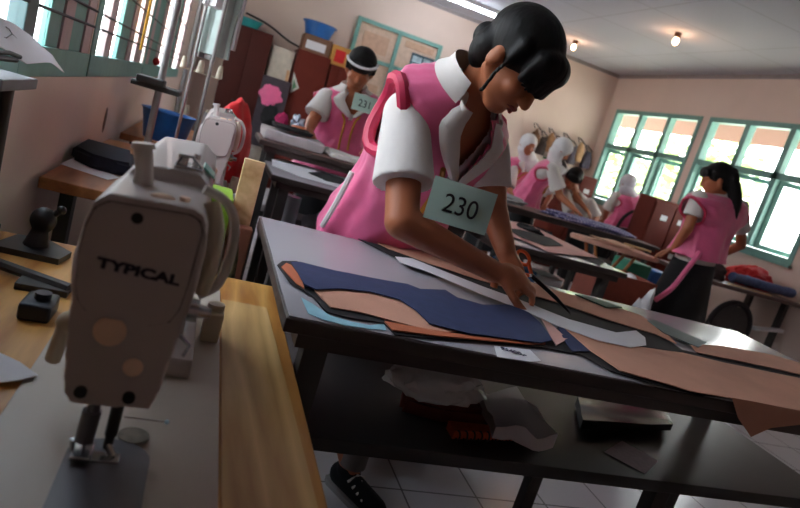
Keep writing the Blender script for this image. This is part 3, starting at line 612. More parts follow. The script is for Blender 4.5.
# ------------------------------------------------------------------ on the shelf under the foreground table
ZSH = .541
def sh(x, y, dz=0): return onz(x, y, ZSH+dz)
b = BM(); q = zpoly([(400, 398), (490, 410), (486, 428), (440, 424), (398, 412)], ZSH); prism(b, q, (0, 0, .045)); bmesh.ops.bevel(b, geom=b.edges[:], offset=.01, segments=2, affect='EDGES'); single('folded_cloth', b, MARCLOTH, 'folded red-brown cloth on the shelf under the foreground table', 'cloth')
b = heap(sh(435, 392, .048), (.13, .08, .055), 12, .3); single('plastic_bag', b, PLAST, 'crumpled clear plastic bag on top of the folded red-brown cloth', 'bag')
t = thing('plastic_bag', 'clear plastic bag with pink cloth inside on the shelf under the foreground table', 'bag', sh(520, 430))
q = zpoly([(476, 405), (512, 400), (552, 450), (528, 446), (492, 438)], ZSH+.03); b = BM(); prism(b, q, (0, 0, .035)); bmesh.ops.subdivide_edges(b, edges=b.edges[:], cuts=3, use_grid_fill=True)
for v in b.verts: v.co += Vector((0, 0, .02*noise.noise(v.co*20)))
obj('film', b, PLAST, t)
q = zpoly([(484, 410), (508, 406), (538, 440), (496, 432)], ZSH+.037); b = BM(); prism(b, q, (0, 0, .018)); obj('folded_contents', b, pm('mauve_cloth', (176, 140, 160), .8), t)
t = thing('spiral_notebook', 'orange spiral notebook at the front of the shelf under the foreground table', 'notebook', sh(490, 440))
q = zpoly([(446, 428), (530, 436), (542, 442), (452, 439)], ZSH); b = BM(); prism(b, q, (0, 0, .020)); obj('cover', b, pm('orange_card', (206, 92, 40), .6), t)
b = BM(); a, c = q[3]+Vector((0, -.004, .012)), q[2]+Vector((0, -.004, .012))
for k in range(13):
    p = a.lerp(c, (k+.5)/13); tube(b, [p+Vector((0, .011*math.cos(w_), .011*math.sin(w_))) for w_ in [2*PI*j/10 for j in range(11)]], .0022, 6)
obj('spiral_binding', b, BLACKP, t)
b = BM(); q = zpoly([(575, 404), (662, 408), (670, 432), (580, 428)], ZSH+.009); prism(b, q, (0, 0, .025)); bmesh.ops.subdivide_edges(b, edges=b.edges[:], cuts=3, use_grid_fill=True)
for v in b.verts: v.co.z += .008*noise.noise(v.co*30)
single('plastic_packet', b, pm('black_glossy_film', (22, 22, 28), .15), 'glossy black plastic packet on the shelf under the foreground table', 'packet')
lay('note_paper', [(604, 452), (622, 441), (658, 461), (645, 474)], ZSH+.0004, pm('mauve_paper', (190, 168, 180), .7, var=.12, scale=60), 'pale mauve printed slip on the shelf under the foreground table', 'paper', .0006, .0004, 1)
# ------------------------------------------------------------------ second row
lay2 = lambda name, px, z, m, label, cat='cloth', **k: lay(name, px, z, m, label, cat, **k)
lay2('pattern_sheet', [(272, 159.5), (284, 159.5), (345, 178), (370, 186), (370, 196), (345, 189.5), (300, 177), (272, 166)], R2Z+.001, PAPER, 'white paper sheet on the low narrow table behind the woman numbered 230', 'paper')
lay2('lining_piece', [(308, 173), (322, 172), (344, 179), (344, 185), (326, 181)], R2Z+.005, BLACKL, 'small black cloth on the white sheet of the low narrow table')
lay2('lining_piece', [(488, 216), (506, 214), (560, 232), (618, 266), (600, 266), (560, 250), (505, 236)], R2Z+.001, BLACKL, 'black lining cloth at the right end of the second-row table', group='second row cloth', within=(1.34, 2.05, 2.48, 3.56))
lay2('pattern_piece', [(488, 219), (510, 217), (540, 226), (580, 240), (619, 264), (590, 258), (566, 262), (556, 254), (520, 240), (492, 232)], R2Z+.005, PINKC, 'pale pink cloth piece at the right end of the second-row table', amp=.004, within=(1.34, 2.05, 2.48, 3.56))
lay2('lining_piece', [(505, 228), (520, 230), (550, 238), (563, 246), (545, 246), (522, 238)], R2Z+.012, BLACKL, 'narrow black strip lying on the pale pink cloth of the second row', within=(1.34, 2.05, 2.48, 3.56))
b = BM(); bx(b, 1.52, 1.70, 2.72, 2.9, .541, .71, .005); single('blue_carton', b, pm('bright_blue_card', (58, 120, 176), .5), 'blue carton on the shelf under the second-row table', 'box')
b = BM(); bx(b, 1.715, 1.86, 2.72, 2.9, .541, .70, .005); single('white_carton', b, PAPER, 'white carton beside the blue carton under the second-row table', 'box')
b = BM(); bx(b, 1.08, 1.22, 2.94, 3.1, .541, .70, .006); single('grey_carton', b, pm('grey_card', (150, 150, 154), .6), 'grey carton under the low narrow table left of the blue carton', 'box')
b = heap((.66, 3.04, .541), (.13, .09, .11), 21, .3); single('grey_bundle', b, pm('grey_bundle_cloth', (110, 108, 110), .9), 'grey cloth bundle on the shelf of the low narrow table', 'cloth')
b = BM(); cyl(b, (.45, 2.98, .541), (.45, 2.98, .74), .035); single('water_bottle', b, pm('pale_bottle_plastic', (186, 200, 214), .2), 'pale water bottle on the shelf at the left end of the low narrow table', 'bottle')
# ------------------------------------------------------------------ back row tables
Z3 = .851; ZR = .941
def pile(x0, x1, y0, y1, z, h, m, label, seed):
    b = BM(); bx(b, x0, x1, y0, y1, z, z+h, min(.012, h*.3)); bmesh.ops.subdivide_edges(b, edges=b.edges[:], cuts=3, use_grid_fill=True)
    for v in b.verts:
        k = (v.co.z-z)/h
        v.co += Vector((.02*noise.noise(v.co*9+Vector((seed, 0, 0))), .02*noise.noise(v.co*9+Vector((0, seed, 0))), 0))*k; v.co.z += .012*k*noise.noise(v.co*12)
    return single('folded_cloth', b, m, label, 'cloth')
pile(.27, .60, 3.38, 3.70, ZR, .055, pm('pale_grey_cloth', (190, 182, 184), .8), 'pale grey folded cloth at the left end of the raised table', 1)
pile(.32, .52, 3.42, 3.66, ZR+.068, .02, BLACKL, 'black folded cloth on top of the pale grey pile on the raised table', 2)
pile(.40, .47, 3.40, 3.46, ZR+.10, .012, PEACHD, 'small orange cloth scrap on the black folded cloth of the raised table', 3)
pile(.64, .92, 3.36, 3.66, ZR, .03, SHIRT, 'white folded cloth on the raised table under the hands of the girl with the headband', 4)
pile(.96, 1.26, 3.36, 3.68, ZR, .04, MATS['pale_grey_cloth'], 'pale grey folded cloth at the right end of the raised table', 5)
c = ony(282, 121, 3.62); b = heap((c.x, 3.62, ZR+.075), (.035, .03, .05), 31, .4); single('pink_cloth', b, pm('hot_pink_cloth', (214, 60, 120), .8), 'small hot pink cloth bundle on the raised table beside the girl with the headband', 'cloth')
c = ony(291, 123, 3.6); b = heap((c.x+.03, 3.6, ZR+.07), (.035, .04, .06), 32, .5); single('silver_foil', b, pm('silver_foil_film', (190, 196, 214), .2, .6), 'crumpled silver wrapper beside the hot pink bundle', 'wrapper')
b = heap((3.62, 5.2, Z3), (.50, .16, .05), 41, .3); single('plaid_cloth', b, plaid('purple_plaid', (110, 104, 160), (206, 202, 222), (84, 80, 128)), 'purple plaid cloth heaped on the back-row table near the ponytailed girl', 'cloth')
lay('pattern_piece', [(520, 198), (545, 196), (600, 214), (640, 222), (630, 232), (580, 220)], Z3+.001, pm('dusty_pink_cloth', (186, 140, 140), .8), 'dusty pink cloth on the back-row table under the headscarved girls', within=(2.45, 4.32, 5.03, 5.58))
c = onz(582, 218, Z3+.012); c.y = min(c.y, 5.5); b = BM(); box(b, c, (.12, .09, .02), .3); single('blue_packet', b, BLUE, 'small blue packet on the back-row table beside the headscarved girls', 'packet')
lay('paper_sheet', [(585, 216), (600, 218), (618, 226), (600, 226)], Z3+.004, PAPER, 'white paper on the back-row table right of the blue packet', 'paper', .001, .001, within=(2.45, 4.32, 5.03, 5.58))
for px, py, m, nm, lab in ((592, 200, RED, 'red_tin', 'small red tin on the back-row table near the person with short black hair'), (606, 206, SHIRT, 'white_cup', 'small white cup right of the red tin on the back-row table')):
    c = onz(px, py+8, .852); c.y = min(c.y, 5.5); b = BM(); cyl(b, (c.x, c.y, .852), (c.x, c.y, .94), .045, .05); single(nm, b, m, lab, nm.split('_')[1])
b = heap((2.75, 5.3, Z3), (.16, .12, .05), 91, .4); single('grey_cloth', b, MATS['grey_cloth'], 'grey cloth heap at the left end of the back-row table near the headscarved girls', 'cloth')
b = heap((3.1, 5.12, .541), (.18, .10, .11), 92, .4); single('dark_bundle', b, MATS['dark_navy_cloth'], 'dark navy bundle on the shelf under the back-row table', 'cloth')
b = heap((1.85, 3.2, .852), (.07, .10, .025), 93, .4); single('black_cloth', b, BLACKL, 'crumpled black cloth at the far right corner of the second-row table', 'cloth')
# ------------------------------------------------------------------ end wall furniture
def cabinet(label, x0, x1, y0, y1, h, m, doors=2):
    t = thing('cabinet', label, 'cabinet', ((x0+x1)/2, (y0+y1)/2, 0))
    b = BM(); bx(b, x0, x1, y0+.02, y1, .06, h, .004); bx(b, x0+.02, x1-.02, y0+.05, y1, 0, .06); obj('body', b, m, t)
    wd = (x1-x0)/doors
    for k in range(doors):
        b = BM(); bx(b, x0+wd*k+.006, x0+wd*(k+1)-.006, y0, y0+.02, .09, h-.03, .004); d = obj('door', b, m, t)
        b = BM(); s = x0+wd*(k+1)-.04 if k % 2 == 0 else x0+wd*k+.04; cyl(b, (s, y0-.02, h*.52), (s, y0, h*.52), .014); obj('knob', b, IRON, d)
    return t
cabinet('tall dark brown cabinet against the end wall at left', -.03, .47, 8.1, 8.58, 1.84, BRNW)
c2 = cabinet('maroon cabinet with a sticker against the end wall, left of the girl with the headband', .80, 1.22, 8.1, 8.58, 1.79, REDW, 1)
cabinet('maroon cabinet behind the girl with the headband', 1.24, 1.47, 8.1, 8.58, 1.74, REDW)
s = BM(); prism(s, [ony(290, 93, 8.095), ony(294, 72, 8.095), ony(299, 88, 8.095)], (0, -.003, 0)); obj('sticker', s, pm('sticker_white', (206, 204, 196), .5), c2)
s = BM(); prism(s, [ony(292, 90, 8.09), ony(293.6, 79, 8.09), ony(296.5, 87, 8.09)], (0, -.003, 0)); obj('sticker_emblem', s, pm('sticker_green', (80, 130, 90), .5), c2)
s = BM(); prism(s, [ony(280, 104, 8.095), ony(287, 70, 8.095), ony(290, 71, 8.095), ony(283, 105, 8.095)], (0, -.003, 0)); obj('sticker_strip', s, pm('sticker_tan', (196, 150, 110), .5), c2)
b = BM(); a = ony(267, 53, 8.3); bx(b, .50, .78, 8.2, 8.55, 0, 1.74, .01)
single('cream_panel', b, pm('cream_panel_paint', (206, 196, 180), .7), 'cream box panel between the dark brown and maroon cabinets', 'panel')
t = thing('poster_stand', 'dark display board with pink cloth between the two cabinets', 'display board', (.64, 8.0, 0))
b = BM(); bx(b, .46, .80, 8.0, 8.03, .5, 1.36, .004); bx(b, .48, .5, 8.0, 8.03, 0, .5); bx(b, .76, .78, 8.0, 8.03, 0, .5); obj('board', b, pm('dark_grey_felt', (66, 58, 64), .9), t)
b = heap((.60, 7.99, 1.0), (.13, .02, .12), 5, .3, flat=False); obj('pink_cloth', b, PINK, t)
b = heap((.64, 7.98, .78), (.10, .03, .12), 6, .3, flat=False); obj('dark_cloth', b, BLACKC, t)
def basin(c, r, h, m, label):
    b = BM(); X_, Y_ = Vector((1, 0, 0)), Vector((0, 1, 0)); c = Vector(c)
    loft(b, [ring(c+Vector((0, 0, z)), X_, Y_, k, n=28) for z, k in ((0, r*.72), (h*.9, r*.96), (h*.92, r*1.05), (h, r*1.05), (h, r*.95), (.02, r*.68))]); single('basin', b, m, label, 'basin')
basin((.0+.13, 8.33, 1.842), .19, .10, TEALP, 'teal plastic basin on top of the dark brown cabinet')
basin((1.00, 8.32, 2.0), .21, .17, BLUE, 'blue plastic basin on the boxes above the maroon cabinet')
t = thing('carton', 'brown carton under the blue basin on the maroon cabinet', 'box', (1.01, 8.33, 1.79))
b = BM(); bx(b, .83, 1.19, 8.16, 8.5, 1.79, 2.0, .005); obj('body', b, pm('dark_cardboard', (122, 88, 70), .8), t)
b = BM(); bx(b, .87, 1.12, 8.155, 8.16, 1.83, 1.93); obj('white_label', b, PAPER, t)
t = thing('carton', 'ochre carton with a red mark on the cabinet behind the girl with the headband', 'box', (1.42, 8.33, 1.74))
b = BM(); bx(b, 1.20, 1.64, 8.14, 8.5, 1.742, 1.98, .006); obj('body', b, YBOX, t)
b = BM(); bx(b, 1.25, 1.38, 8.132, 8.14, 1.78, 1.93, .003); obj('red_mark', b, RED, t)
b = BM(); tube(b, smooth_path([(.1, 8.58, 2.03), (.4, 8.585, 1.98), (.7, 8.585, 1.87), (.95, 8.585, 1.83)], 6), .012); single('wall_cable', b, IRON, 'dark cable running along the end wall above the cabinets', 'cable')
# notice board
t = thing('notice_board', 'large teal-framed notice board on the end wall', 'notice board', (2.2, 8.58, 1.5))
b = BM(); fr_ = [(1.49, 1.54), (2.07, 2.12), (2.67, 2.72)]
for x0, x1 in fr_: bx(b, x0, x1, 8.555, 8.6, 1.25, 2.47)
for z0, z1 in ((1.25, 1.30), (1.96, 2.01), (2.42, 2.47)): bx(b, 1.54, 2.07, 8.56, 8.6, z0, z1); bx(b, 2.12, 2.67, 8.56, 8.6, z0, z1)
obj('frame', b, TEAL, t)
b = BM(); bx(b, 1.54, 2.67, 8.585, 8.598, 1.30, 2.42); obj('panel', b, pm('peach_board', (206, 178, 158), .8), t)
b = BM(); bx(b, 2.34, 2.66, 8.575, 8.585, 2.02, 2.25, .002); obj('picture', b, pm('grey_blue_picture', (168, 186, 196), .5, var=.3, scale=14), t)
b = BM()
for x0, x1, z0, z1 in ((2.33, 2.66, 2.23, 2.26), (2.33, 2.35, 2.02, 2.23), (2.49, 2.51, 2.02, 2.23), (2.35, 2.66, 2.12, 2.14), (2.64, 2.66, 2.02, 2.23)): bx(b, x0, x1, 8.56, 8.574, z0, z1)
obj('picture_frame', b, pm('slate_blue', (70, 92, 104), .5), t)
for k, (x, z, w_, h_) in enumerate(((1.62, 2.08, .36, .24), (1.62, 1.4, .38, .28), (2.2, 2.3, .42, .08))):
    b = BM(); bx(b, x, x+w_, 8.575, 8.584, z, z+h_); obj('pinned_paper', b, pm('tan_paper', (196, 160, 136), .8), t)
# bags and hats on the end wall to the right
kinds = [(112, 78, 56), (60, 50, 46), (150, 110, 78), (128, 92, 70), (96, 70, 56), (74, 66, 76), (160, 124, 92), (64, 60, 72)]
labs = ['brown', 'black', 'tan', 'mid-brown', 'dark brown', 'slate grey', 'pale tan', 'charcoal']
for k in range(8):
    px = 536+k*7.4; c = ony(px, 134+k*2.4+(k % 2)*5, 8.45); b = heap((c.x, c.y, c.z-.20), (.08, .06, .19), 50+k, .3, 3)
    t = thing('cloth_bag', '%s cloth bag hanging on the end wall, %s from the left' % (labs[k], ('first', 'second', 'third', 'fourth', 'fifth', 'sixth', 'seventh', 'eighth')[k]), 'bag', (c.x, c.y, c.z-.20), 0, 'bags hanging on the end wall')
    obj('bag', b, pm('bag_%d' % k, kinds[k], .9, var=.2), t)
    b = BM(); tube(b, [(c.x-.05, c.y, c.z+.08), (c.x-.02, 8.57, c.z+.15), (c.x+.02, 8.57, c.z+.15), (c.x+.05, c.y, c.z+.08)], .009); obj('strap', b, IRON, t)
b = BM(); p = ony(548, 160, 8.585); tube(b, [p+Vector((-.06, 0, -.2)), p+Vector((0, 0, .0)), p+Vector((.05, 0, .25))], .014); tube(b, [p+Vector((-.09, 0, .02)), p+Vector((.09, 0, -.0))], .014); single('green_hook', b, pm('green_metal', (50, 130, 84), .5), 'green cross-shaped metal rack below the hanging bags', 'rack')
# maroon cupboards with paper labels below the right windows
def low_cabinet(label, x0, x1, y0, y1, h):
    t = thing('low_cabinet', label, 'cabinet', ((x0+x1)/2, (y0+y1)/2, 0), 0, 'maroon low cabinets')
    b = BM(); bx(b, x0, x1, y0, y1, 0, h, .006); obj('body', b, REDW, t)
    for k in range(2):
        wd = (x1-x0)/2; b = BM(); bx(b, x0+wd*k+.01, x0+wd*(k+1)-.01, y0-.018, y0, .05, h-.04, .004); d = obj('door', b, REDW, t)
        for q_ in range(2):
            zz = h*(.55+.3*((q_+k) % 2)); b = BM(); bx(b, x0+wd*k+.08+.05*q_, x0+wd*k+.17+.05*q_, y0-.021, y0-.018, zz-.03, zz+.03); obj('paper_label', b, PAPER, d)
low_cabinet('maroon cupboard with white paper labels left of the ponytailed girl', 4.83, 5.43, 5.9, 6.2, 1.33)
low_cabinet('maroon cupboard in the far right corner behind the seated girl', 4.6, 5.1, 7.5, 7.9, 1.36)
# ironing board
t = thing('ironing_board', 'folding ironing board with pale pink cover beside the ponytailed girl', 'ironing board', (2.95, 4.0, 0))
tp = [(2.60, 3.92), (2.66, 3.84), (2.9, 3.78), (3.24, 3.72), (3.30, 3.75), (3.31, 3.96), (3.26, 4.0), (2.9, 4.04), (2.66, 4.0)]
b = BM(); prism(b, [(x, y, .82) for x, y in tp], (0, 0, .032)); bmesh.ops.bevel(b, geom=b.edges[:], offset=.008, segments=2, affect='EDGES'); obj('padded_top', b, pm('pink_board_cover', (222, 172, 152), .9), t)
for s_ in (-1, 1):
    for (x0, x1) in ((2.78, 3.16), (3.16, 2.78)):
        b = BM(); cyl(b, (x0, 3.90+.06*s_, .82), (x1, 3.92+.10*s_, .012), .012); obj('leg', b, BWOOD, t)
b = BM(); cyl(b, (2.78, 3.80, .015), (2.78, 4.04, .015), .014); cyl(b, (3.16, 3.80, .015), (3.16, 4.04, .015), .014); obj('foot_bar', b, BWOOD, t)
b = sheet([(2.72, 3.86, .854), (2.9, 3.82, .854), (3.08, 3.80, .854), (3.2, 3.84, .854), (3.12, 3.94, .854), (2.85, 3.98, .854)], .004, .02, 3); single('pattern_piece', b, pm('beige_cloth', (216, 178, 150), .85), 'crumpled beige cloth lying on the ironing board', 'cloth')
b = BM(); box(b, (3.14, 3.84, .885), (.2, .03, .012), -.5); single('wooden_ruler', b, PALEW, 'pale wooden stick lying on the ironing board', 'stick')
# floor things below it
def crate(label, c, s, m):
    t = thing('crate', label, 'crate', (c[0], c[1], 0)); x0, x1, y0, y1 = c[0]-s[0]/2, c[0]+s[0]/2, c[1]-s[1]/2, c[1]+s[1]/2
    b = BM(); bx(b, x0, x1, y0, y1, 0, .012); bx(b, x0, x1, y0, y0+.012, .012, s[2]); bx(b, x0, x1, y1-.012, y1, .012, s[2]); bx(b, x0, x0+.012, y0+.012, y1-.012, .012, s[2]); bx(b, x1-.012, x1, y0+.012, y1-.012, .012, s[2]); obj('box', b, m, t)
    for k in range(3):
        b = heap((x0+s[0]*(.25+.25*k), c[1], s[2]-.08), (.06, .07, .06), 60+k, .3, 3); obj('cloth_scrap', b, PAPER, t)
def at_floor(px, py, z): return onz(px, py, z)
p = ony(628, 290, 3.3); crate('red-brown crate of white scraps on the floor below the ironing board', (p.x, 3.45), (.42, .3, max(.3, p.z+.08)), pm('red_brown_plastic', (140, 60, 40), .6))
p = ony(630, 272, 4.3); b = BM(); bx(b, p.x-.12, p.x+.12, 4.2, 4.42, 0, p.z+.1, .02); single('green_bin', b, pm('green_plastic', (30, 120, 92), .5), 'green plastic bin behind the ironing board legs', 'bin')
p = ony(652, 276, 4.4); b = BM(); bx(b, p.x-.08, p.x+.12, 4.3, 4.5, 0, p.z+.06, .02); single('blue_bin', b, BLUE, 'blue plastic bin right of the green bin behind the ironing board', 'bin')
p = ony(642, 296, 3.2); b = heap((p.x, 3.15, 0), (.10, .1, p.z/1.35), 71, .2); single('white_bag', b, PAPER, 'white bag standing on the floor beside the red-brown crate', 'bag')
# ------------------------------------------------------------------ right sewing table
sewing_table('sewing_table', 'dark brown sewing table at the right edge beside the ponytailed girl', 4.3, 5.54, 4.25, 4.95, z=.75, top=pm('dark_red_brown_top', (84, 54, 48), .5))
t = thing('treadle_wheel', 'dark round treadle wheel under the right-hand sewing table', 'wheel', (4.85, 4.36, 0))
b = BM(); tube(b, [(4.85+.24*math.cos(a), 4.36, .36+.24*math.sin(a)) for a in [2*PI*k/28 for k in range(29)]], .028, 10); obj('rim', b, IRON, t)
b = BM(); cyl(b, (4.85, 4.35, .36), (4.85, 4.38, .36), .21, n=28); obj('disc', b, pm('dark_grey_disc', (66, 62, 64), .6), t)
b = BM(); cyl(b, (4.85, 4.32, 0), (4.85, 4.32, .36), .02); obj('stand', b, IRON, t)
a, c = ony(735, 263, 4.5), ony(800, 288, 4.5)
b = BM(); pts = [Vector((4.72, 4.42, .815)), Vector((4.95, 4.42, .82)), Vector((5.2, 4.42, .815)), Vector((5.5, 4.42, .82))]; tube(b, smooth_path(pts, 6), [.045+.012*noise.noise(Vector((k*.7, 0, 0))) for k in range(19)], 14); single('denim_roll', b, DENIM, 'rolled blue denim cloth on the right-hand sewing table', 'cloth')
b = heap((5.20, 4.66, .75), (.26, .14, .14), 81, .35); single('red_cloth', b, RED, 'bright red cloth heaped on the right-hand sewing table', 'cloth')
b = heap((4.62, 4.55, .75), (.1, .12, .1), 83, .4); single('dark_machine_cover', b, pm('dark_brown_cloth', (60, 44, 44), .9), 'dark brown cloth bundle at the left end of the right-hand sewing table', 'cloth')
b = BM(); bx(b, 4.66, 4.74, 4.66, 4.76, .75, 1.0, .01); cyl(b, (4.70, 4.71, 1.0), (4.70, 4.71, 1.04), .02); single('black_bottle', b, BLACKP, 'black upright bottle on the right-hand sewing table in front of the window', 'bottle')
b = BM(); box(b, (4.85, 4.30, .756), (.5, .035, .01), -.02); single('wooden_ruler', b, PALEW, 'pale wooden ruler along the front of the right-hand sewing table', 'ruler')
b = BM(); prism(b, [(5.1, 4.30, .40), (5.45, 4.30, .44), (5.45, 4.30, .47), (5.1, 4.30, .43)], (0, .05, 0)); single('white_board_piece', b, PAPER, 'white slat under the right-hand sewing table', 'board')
b = BM(); bx(b, 5.12, 5.30, 4.66, 4.78, .165, .42, .01); single('maroon_box', b, REDW, 'maroon box on the bar under the right-hand sewing table near the frame edge', 'box')
b = BM(); bx(b, 4.72, 4.95, 4.66, 4.78, .165, .3, .01); single('grey_box', b, pm('pale_grey_plastic', (150, 160, 160), .5), 'pale grey box behind the treadle wheel under the right-hand table', 'box')
# ================================================================== people
V = Vector
def basis(f, u):
    f = V(f).normalized(); u = V(u); u = (u-f*u.dot(f)).normalized(); return f, u, f.cross(u)   # front, up, the person's right
def hand(bm, wr, d, pn, s=1.0, curl=.5, thumb=1, spread=.05):
    """palm and five unequal bent fingers; d towards the fingers, pn out of the palm, thumb side = +1/-1 along pn x d"""
    d = V(d).normalized(); pn = V(pn); pn = (pn-d*pn.dot(d)).normalized(); sd = pn.cross(d)*thumb
    c = V(wr)
    kn = c+d*.078*s
    ell(bm, c+d*.042*s, (.036*s, .045*s, .015*s), M=Matrix((sd, d, pn)).transposed())
    capsule(bm, c-d*.01*s, c+d*.03*s, .022*s, .024*s)
    for k, (o, L) in enumerate(((.028, .072), (.010, .080), (-.009, .075), (-.027, .058))):
        p = kn+sd*o*s-d*(.004+.006*abs(k-1))*s; dd = (d+sd*spread*(1.5-k)).normalized(); r = (.0088, .009, .0086, .0076)[k]*s
        for j, (fr_, cu) in enumerate(((.45, .55), (.30, 1.0), (.25, .7))):
            a = curl*cu*(1+.12*k); dd = (dd*math.cos(a)+pn*math.sin(a)).normalized(); pn2 = pn
            q = p+dd*L*fr_*s; capsule(bm, p, q, r*(1-.08*j), r*(.94-.08*j), 10); p = q
    p = c+d*.022*s+sd*.026*s
    for L, ww in ((.036, .9), (.030, .5), (.022, .3)):
        dd = (d*(1-.35*ww)+sd*ww+pn*.45*(1-ww+.4)).normalized(); q = p+dd*L*s; capsule(bm, p, q, .0105*s, .0095*s, 10); p = q
def head(bm, hc, f, u, s=1.0):
    f, u, r = basis(f, u); M = Matrix((r, f, u)).transposed()
    P = lambda x, y, z: hc+(r*x+f*y+u*z)*s
    ell(bm, P(0, -.012, .025), (.074*s, .092*s, .085*s), M)              # skull
    ell(bm, P(0, .022, -.035), (.060*s, .064*s, .066*s), M)              # face
    ell(bm, P(0, .042, -.078), (.034*s, .036*s, .028*s), M)              # chin
    for k in (-1, 1):
        capsule(bm, P(.050*k, -.005, -.045), P(.022*k, .052, -.084), .020*s, .018*s)   # jaw line
        ell(bm, P(.036*k, .058, -.022), (.024*s, .022*s, .022*s), M)     # cheek
        ell(bm, P(.076*k, -.008, -.012), (.010*s, .018*s, .030*s), M)    # ear
        capsule(bm, P(.012*k, .083, .022), P(.044*k, .070, .020), .010*s, .009*s)      # brow
    capsule(bm, P(0, .086, .012), P(0, .100, -.026), .0075*s, .0115*s)   # nose
    for k in (-1, 1): ell(bm, P(.010*k, .094, -.029), (.008*s, .009*s, .007*s), M)
    capsule(bm, P(-.016, .080, -.054), P(.016, .080, -.054), .0085*s, .0085*s)
    return P, M
def trunk_rings(S, infl=0.0, hem=None, n=44):
    """rings from the hem up to the neck along the bent spine"""
    nb, hip = S['neck'], S['hip']; sr, sl = S['sr'], S['sl']; rv = (sr-sl).normalized()
    sh_w = (sr-sl).length/2
    up = (nb-hip); L = up.length
    F = up.cross(rv).normalized()
    if F.dot(S['face']) < 0: F = -F
    spine = lambda t: hip+up*t+F*(-S.get('bow', .03)*math.sin(PI*max(0, min(1, t))))
    hw = S.get('hipw', .165)
    prof = [(-.30, hw*1.12, .135), (-.12, hw*1.08, .130), (.0, hw, .120), (.18, hw*.90, .105), (.35, hw*.86, .100), (.55, hw*.96, .108), (.72, sh_w*1.0, .108), (.84, sh_w*1.06, .095), (.91, sh_w*1.02, .082), (.965, sh_w*.70, .068), (1.0, sh_w*.42, .060), (1.03, .062, .056)]
    return prof, spine, rv, F
def interp(prof, t):
    for (a, *x), (b, *y) in zip(prof, prof[1:]):
        if a <= t <= b:
            k = (t-a)/(b-a); k = k*k*(3-2*k); return [p+(q-p)*k for p, q in zip(x, y)]
    return list(prof[0][1:]) if t < prof[0][0] else list(prof[-1][1:])
def trunk(bm, S, infl, t0, t1, steps, flare=0.0, skip=None, n=56, wav=0.0, thick=0.0):
    prof, spine, rv, F = trunk_rings(S); hang = S.get('hang')
    rows = []
    for i in range(steps+1):
        t = t0+(t1-t0)*i/steps; a, b_ = interp(prof, t); k = flare*max(0, (.45-t))
        c = spine(t)
        if t < 0 and hang is not None: c = spine(0)+V((0, 0, -1))*(-t)*(S['neck']-S['hip']).length
        row = []
        for j in range(n):
            an = 2*PI*j/n; wv = 1+wav*max(0, .6-t)*math.sin(an*9+S.get('seed', 0))+wav*.5*max(0, .6-t)*math.sin(an*14+3*t)
            if wav: q = V((math.cos(an)*2.2, math.sin(an)*2.2, t*3.2+S.get('seed', 0))); wv += .045*noise.noise(q*1.6)+.03*noise.noise(V((q.x*3+q.z*2, q.y*3-q.z, q.z)))
            row.append(c+rv*((a+infl+k)*math.cos(an)*wv)+F*((b_+infl+k*.9)*math.sin(an)*wv))
        rows.append(row)
    vs = [[bm.verts.new(p) for p in r] for r in rows]; ins = {}
    for i in range(steps):
        t = t0+(t1-t0)*(i+.5)/steps
        for j in range(n):
            an = math.degrees(2*PI*(j+.5)/n)
            if skip and skip(t, an): continue
            q = (j+1) % n; bm.faces.new((vs[i][j], vs[i][q], vs[i+1][q], vs[i+1][j]))
    bmesh.ops.delete(bm, geom=[v for v in bm.verts if not v.link_faces], context='VERTS')
    return spine, rv, F
def shell(bm, th):
    bmesh.ops.recalc_face_normals(bm, faces=bm.faces)
    bmesh.ops.solidify(bm, geom=bm.faces[:], thickness=th)
def sym(an): return abs(((an+180) % 360)-180)
def make_skip(S):
    ho = S.get('hole_l', (180, 34))
    def f(t, an):
        if .54 < t < .90:
            k = math.sin(PI*(t-.54)/.36)**.6
            if sym(an) < 34*k or abs(sym(an-ho[0])) < ho[1]*k: return True
        return t > .66 and sym(an-90) < 3+72*(t-.66)
    return f
